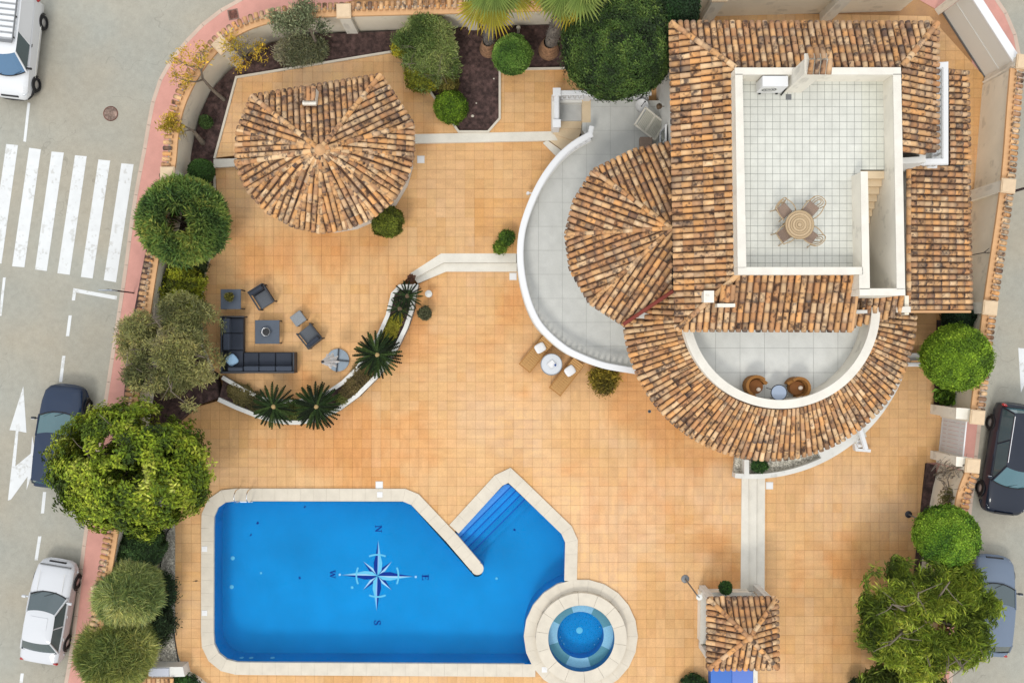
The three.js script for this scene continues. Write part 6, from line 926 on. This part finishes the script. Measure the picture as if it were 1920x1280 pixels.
// ---------------------------------------------------------------- cars (each points along +x)
function car(name, label, pos, turn, c) {
  const t = thing(name, label, 'car', pos, turn), { L, W, paint, belt, roofY, xs, cab, glass = MT.glass } = c, hw = W / 2;
  // lower body lofted through stations [x, half width share, shoulder y, top y, bottom y]
  const sec = (s) => { const [x, k, sh, tp, bt = .24] = s, w = hw * k; const h = [[-w * .9, bt], [-w * .985, bt + .1], [-w, lerp(bt, sh, .5)], [-w * .975, sh - .04], [-w * .93, sh], [-w * .8, lerp(sh, tp, .75)], [-w * .45, tp], [0, tp + .012]]; return [...h, ...h.slice(0, -1).reverse().map(([z, y]) => [-z, y])].map(([z, y]) => [x, y, z]); };
  const S0 = xs.map(sec), n = S0[0].length, pos0 = [], idx = []; S0.forEach((r) => r.forEach((p) => pos0.push(...p)));
  for (let i = 0; i + 1 < S0.length; i++) for (let j = 0; j + 1 < n; j++) { const a = i * n + j, b = a + 1, d = a + n, e = d + 1; idx.push(a, d, b, b, d, e); }
  for (const [i, fl] of [[0, 1], [S0.length - 1, -1]]) { for (let j = 1; j + 1 < n; j++) { const a = i * n, b = a + j, d = a + j + 1; fl > 0 ? idx.push(a, b, d) : idx.push(a, d, b); } }
  const g = new THREE.BufferGeometry(); g.setAttribute('position', new THREE.Float32BufferAttribute(pos0, 3)); g.setIndex(idx); g.setAttribute('uv', new THREE.Float32BufferAttribute(new Float32Array(pos0.length / 3 * 2), 2));
  const sg = toCreasedNormals(g, .6); const body = part('body', sg, paint, t);
  // cabin: rings from the belt up to the roof; glass in front, at the back and the sides, roof and pillars painted
  const ring = (f, y) => { const [xf, xr, w, bf, br] = f, o = []; const q = (x, z) => [x, y, z]; for (let i = 0; i <= 8; i++) { const z = -w + 2 * w * i / 8; o.push(q(xf + bf * (1 - (z / w) ** 2), z)); } for (let i = 1; i < 8; i++) o.push(q(lerp(xf, xr, i / 8), w * (1 + .02 * Math.sin(Math.PI * i / 8)))); for (let i = 0; i <= 8; i++) { const z = w - 2 * w * i / 8; o.push(q(xr - br * (1 - (z / w) ** 2), z)); } for (let i = 1; i < 8; i++) o.push(q(lerp(xr, xf, i / 8), -w * (1 + .02 * Math.sin(Math.PI * i / 8)))); return o; };
  const B = ring(cab.base, belt), R = ring(cab.roof, roofY - .05), N = B.length, strip = (a, b, u0 = 0, u1 = 1, out = 0) => { const tb = new TB(); for (let i = a; i < b; i++) { const j = (i + 1) % N, k = i % N, m = (P, Q, u) => P.map((v, q) => lerp(v, Q[q], u)); tb.quad(m(B[k], R[k], u0), m(R[k], B[k], 1 - u1), m(R[j], B[j], 1 - u1), m(B[j], R[j], u0)); } return tb.geo(); };
  part('windscreen', strip(0, 8), glass, t); part('rear_window', strip(16, 24), c.rearGlass ?? glass, t); const sf = c.sideGlass ?? 8; part('side_window', strip(8, 8 + sf), MT.glass, t); part('side_window', strip(32 - sf, 32), MT.glass, t);
  if (sf < 8) { part('side_panel', strip(8 + sf, 16), paint, t); part('side_panel', strip(24, 32 - sf), paint, t); }
  const rp = new TB(), ro = ring([cab.roof[0] + .03, cab.roof[1] - .03, cab.roof[2] + .02, cab.roof[3], cab.roof[4]], roofY - .055), ri = ring([cab.roof[0] - .12, cab.roof[1] + .12, cab.roof[2] - .1, cab.roof[3] * .9, cab.roof[4] * .9], roofY - .008), cc = [(cab.roof[0] + cab.roof[1]) / 2, roofY + .015, 0];
  for (let i = 0; i < N; i++) { const j = (i + 1) % N; rp.quad(ro[i], ri[i], ri[j], ro[j]); rp.tri(ri[i], cc, ri[j]); } const rg = rp.geo(); rg.deleteAttribute('color'); part('roof', toCreasedNormals(rg, .8), paint, t);
  const pil = (g) => part('pillar', g, paint, t), at = (k, u) => new THREE.Vector3(...B[k].map((v, q) => lerp(v, R[k][q], u))); for (const k of [0, 8, 16, 24]) pil(G.bar(at(k, -.04), at(k, 1.02), c.pil ?? .04, .035, 8)); for (const k of c.bp ?? [12, 28]) pil(G.bar(at(k, 0), at(k, 1), .028, .026, 6));
  part('window_seal', [0, 1].map((s) => { const p = B.slice(s ? 16 : 0, s ? 25 : 9).map((v) => new THREE.Vector3(v[0], v[1] + .012, v[2])); return new THREE.TubeGeometry(new THREE.CatmullRomCurve3(p), 16, .022, 6); }), MT.black, t);
  // wheels
  for (const x of [c.ax[0], c.ax[1]]) for (const s of [-1, 1]) { const w = part('wheel', G.lathe([[.19, -.1], [.29, -.1], [.315, -.06], [.315, .06], [.29, .1], [.19, .1]], 28).rotateX(Math.PI / 2), MT.tyre, t, [x, .315, s * (hw - .09)]); part('rim', [G.lathe([[0, .07], [.05, .08], [.17, .05], [.2, .085], [.2, -.05], [0, -.05]], 24).rotateX(s * Math.PI / 2)], MT.rim, w); part('wheel_arch', new THREE.TorusGeometry(.345, .03, 8, 20, Math.PI), c.arch ?? MT.black, t, [x, .33, s * (hw - .005)]); }
  const xf = L / 2, xr = -L / 2, F = c.front ?? [xf - .28, .62, .7], Rr = c.rear ?? [xr + .12, .8, .8];
  for (const s of [-1, 1]) {
    const hl = G.sph(.5, 0, 0, 0, 16).scale(.36, .13, .24).rotateY(s * .55); part('headlamp', hl, MT.lamp, t, [F[0], F[1], s * hw * F[2]]); part('tail_lamp', G.sph(.5, 0, 0, 0, 14).scale(.14, .2, .26).rotateY(-s * .4), MT.tail, t, [Rr[0], Rr[1], s * hw * Rr[2]]);
    const m = part('mirror', [G.rbox(.09, .12, .18, .03, 0, 0, s * .13), G.box(.05, .05, .12, 0, -.02, s * .02)], c.mirror ?? paint, t, [cab.base[0] - .12, belt + .07, s * (hw - .02)]); part('mirror_glass', G.box(.012, .09, .14, -.045, 0, s * .13), MT.chrome, m);
    for (const x of c.handles ?? [-.05, -1.0]) part('door_handle', G.rbox(.14, .025, .025, .008, x, belt - .12, s * (hw + .0)), c.trim ?? paint, t);
  }
  const bump = (x, k, y) => new THREE.TubeGeometry(new THREE.CatmullRomCurve3([[x - k * .42, y, -hw * .93], [x - k * .1, y, -hw * .72], [x, y, 0], [x - k * .1, y, hw * .72], [x - k * .42, y, hw * .93]].map((q) => new THREE.Vector3(...q))), 22, .075, 8).scale(1, 1, 1);
  part('front_bumper', bump(xf - .03, 1, .42), c.bumper ?? paint, t); part('rear_bumper', bump(xr + .03, -1, .45), c.bumper ?? paint, t);
  part('grille', G.rbox(.06, .1, W * .42, .02, xf - .06, F[1] - .02, 0), MT.black, t);
  for (const z of [-.25, .3]) part('wiper', G.bar(new THREE.Vector3(cab.base[0] + .05 + cab.base[3] * .8, belt + .02, z), new THREE.Vector3(cab.base[0] - .1 + cab.base[3] * .6, belt + .11, z - .42), .01), MT.black, t);
  return t;
}
const paintM = (n, r, g, b, k = 1) => mat(n, A(r, g, b, k), .35, { clearcoat: .55, clearcoatRoughness: .04, metalness: 0, specularIntensity: .35 });
const P0 = { white: paintM('white car paint', 240, 242, 244), silver: paintM('silver white car paint', 226, 228, 232), navy: paintM('dark blue car paint', 26, 48, 78), black: paintM('blue black car paint', 22, 32, 50), blue: paintM('grey blue car paint', 116, 131, 152) };
const head = (dx, dz) => Math.atan2(-dz, dx);
const sedanX = (L) => { const h = L / 2; return [[-h, .7, .6, .64, .4], [-h + .05, .86, .78, .86, .3], [-h + .2, .95, .88, .96], [-h + .8, .99, .9, .97], [-.6, 1, .9, .95], [.5, 1, .88, .93], [.95, .99, .86, .92], [h - .7, .97, .8, .87], [h - .28, .92, .7, .77], [h - .08, .8, .58, .63, .3], [h, .6, .5, .53, .34]]; };
car('sedan_car', 'silver white parked sedan with a sunroof by the pink pavement', [X(107, 0), 0, Z(1137, 0)], head(.17, -1), { L: 4.3, W: 1.72, paint: P0.silver, belt: .92, roofY: 1.4, xs: sedanX(4.3), cab: { base: [.72, -1.55, .78, .2, .12], roof: [.12, -1.02, .58, .1, .06] }, ax: [1.3, -1.3], trim: P0.white });
{ const sd = scene.children.at(-1); part('sunroof', [G.rbox(.5, .02, .72, .008, -.25, 1.402, 0)], P0.silver, sd); part('hood_line', [G.box(1.0, .012, .012, 1.25, .925, .52), G.box(1.0, .012, .012, 1.25, .925, -.52)], MT.gateGrey, sd); part('grille_bar', G.rbox(.05, .09, 1.3, .02, 1.96, .76, 0), MT.steel, sd); }
const suvX = (L) => { const h = L / 2; return [[-h, .74, .8, .88, .4], [-h + .06, .9, .98, 1.06, .32], [-h + .3, .98, 1.0, 1.06, .3], [-.6, 1, .98, 1.04, .3], [.6, 1, .96, 1.02, .3], [1.0, .99, .95, 1.02, .3], [h - .7, .97, .9, .97, .3], [h - .25, .9, .8, .88, .3], [h - .06, .76, .66, .72, .34], [h, .58, .56, .6, .38]]; };
car('dark_car', 'dark blue parked car half hidden under the leafy street tree', [X(129, 0), 0, Z(815, 0)], head(.1, -1), { L: 4.3, W: 1.78, paint: P0.navy, belt: 1.0, roofY: 1.52, xs: suvX(4.3), cab: { base: [.85, -1.95, .82, .22, .06], roof: [.1, -1.72, .62, .12, .05] }, ax: [1.32, -1.3], mirror: MT.dark, glass: mat('green tinted glass', new THREE.Color(.05, .13, .15), .1, { clearcoat: 1 }) });
car('black_car', 'black parked car with red tail lamps by the slatted gate', [X(1879, 0), 0, Z(857, 0)], head(-.155, 1), { L: 4.65, W: 1.86, paint: P0.black, belt: 1.05, roofY: 1.62, xs: suvX(4.65), cab: { base: [.95, -2.1, .86, .2, .06], roof: [.25, -1.9, .66, .12, .06] }, ax: [1.4, -1.4], mirror: P0.black, rear: [-2.2, 1.0, .86], front: [1.98, .78, .74], glass: mat('blue green glass', new THREE.Color(.06, .15, .18), .1, { clearcoat: 1 }) });
{ const b = scene.children.at(-1); for (const s of [-1, 1]) part('roof_rail', G.bar(new THREE.Vector3(.1, 1.62, s * .66), new THREE.Vector3(-1.8, 1.62, s * .66), .02), MT.chrome, b); }
car('blue_car', 'grey blue parked car half hidden by the drooping tree', [X(1842, 0), 0, Z(1127, 0)], head(.1, -1), { L: 4.15, W: 1.74, paint: P0.blue, belt: .94, roofY: 1.44, xs: sedanX(4.15), cab: { base: [.82, -1.75, .79, .22, .08], roof: [.15, -1.35, .6, .12, .06] }, ax: [1.28, -1.25], mirror: MT.dark });
{ // white van with a roof rack
  const h = 2.06, X0 = [[-h, .9, 1.05, 1.12, .36], [-h + .05, .97, 1.1, 1.18, .3], [-1.2, 1, 1.1, 1.16, .3], [.6, 1, 1.02, 1.1, .3], [1.0, .99, .98, 1.08, .3], [1.5, .95, .9, 1.0, .3], [1.85, .86, .76, .86, .3], [h - .04, .7, .6, .66, .34], [h, .55, .52, .56, .38]];
  const v = car('white_van', 'white van with a slatted roof rack at the corner of the street', [X(46, 0), 0, Z(101, 0)], head(-.115, 1), { L: 4.12, W: 1.72, paint: P0.white, belt: 1.12, roofY: 1.82, xs: X0, cab: { base: [1.02, -1.98, .82, .26, .02], roof: [.42, -1.9, .66, .14, .02] }, ax: [1.32, -1.32], sideGlass: 3, rearGlass: P0.white, bumper: MT.black, mirror: MT.black, glass: MT.glassBlue, trim: MT.black, handles: [-.1], bp: [11, 29], front: [1.78, .72, .72], rear: [-2.02, .9, .93] });
  const rk = part('roof_rack', [G.box(2.0, .04, .04, -.95, 1.93, .6), G.box(2.0, .04, .04, -.95, 1.93, -.6)], MT.steel, v); for (let i = 0; i < 8; i++) part('rack_slat', G.rbox(.15, .03, 1.16, .01, -.14 - i * .235, 1.945, 0), P0.white, rk); part('wind_deflector', G.rbox(.12, .05, 1.2, .02, .08, 1.93, 0), MT.steel, rk); for (const x of [-.1, -.95, -1.8]) for (const s of [-1, 1]) part('rack_foot', G.box(.06, .1, .05, x, 1.88, s * .6), MT.black, rk);
  for (const s of [-1, 1]) part('side_trim', G.rbox(2.2, .06, .03, .01, 0, .55, s * .865), MT.gateGrey, v);
}
renderer.render(scene, camera);
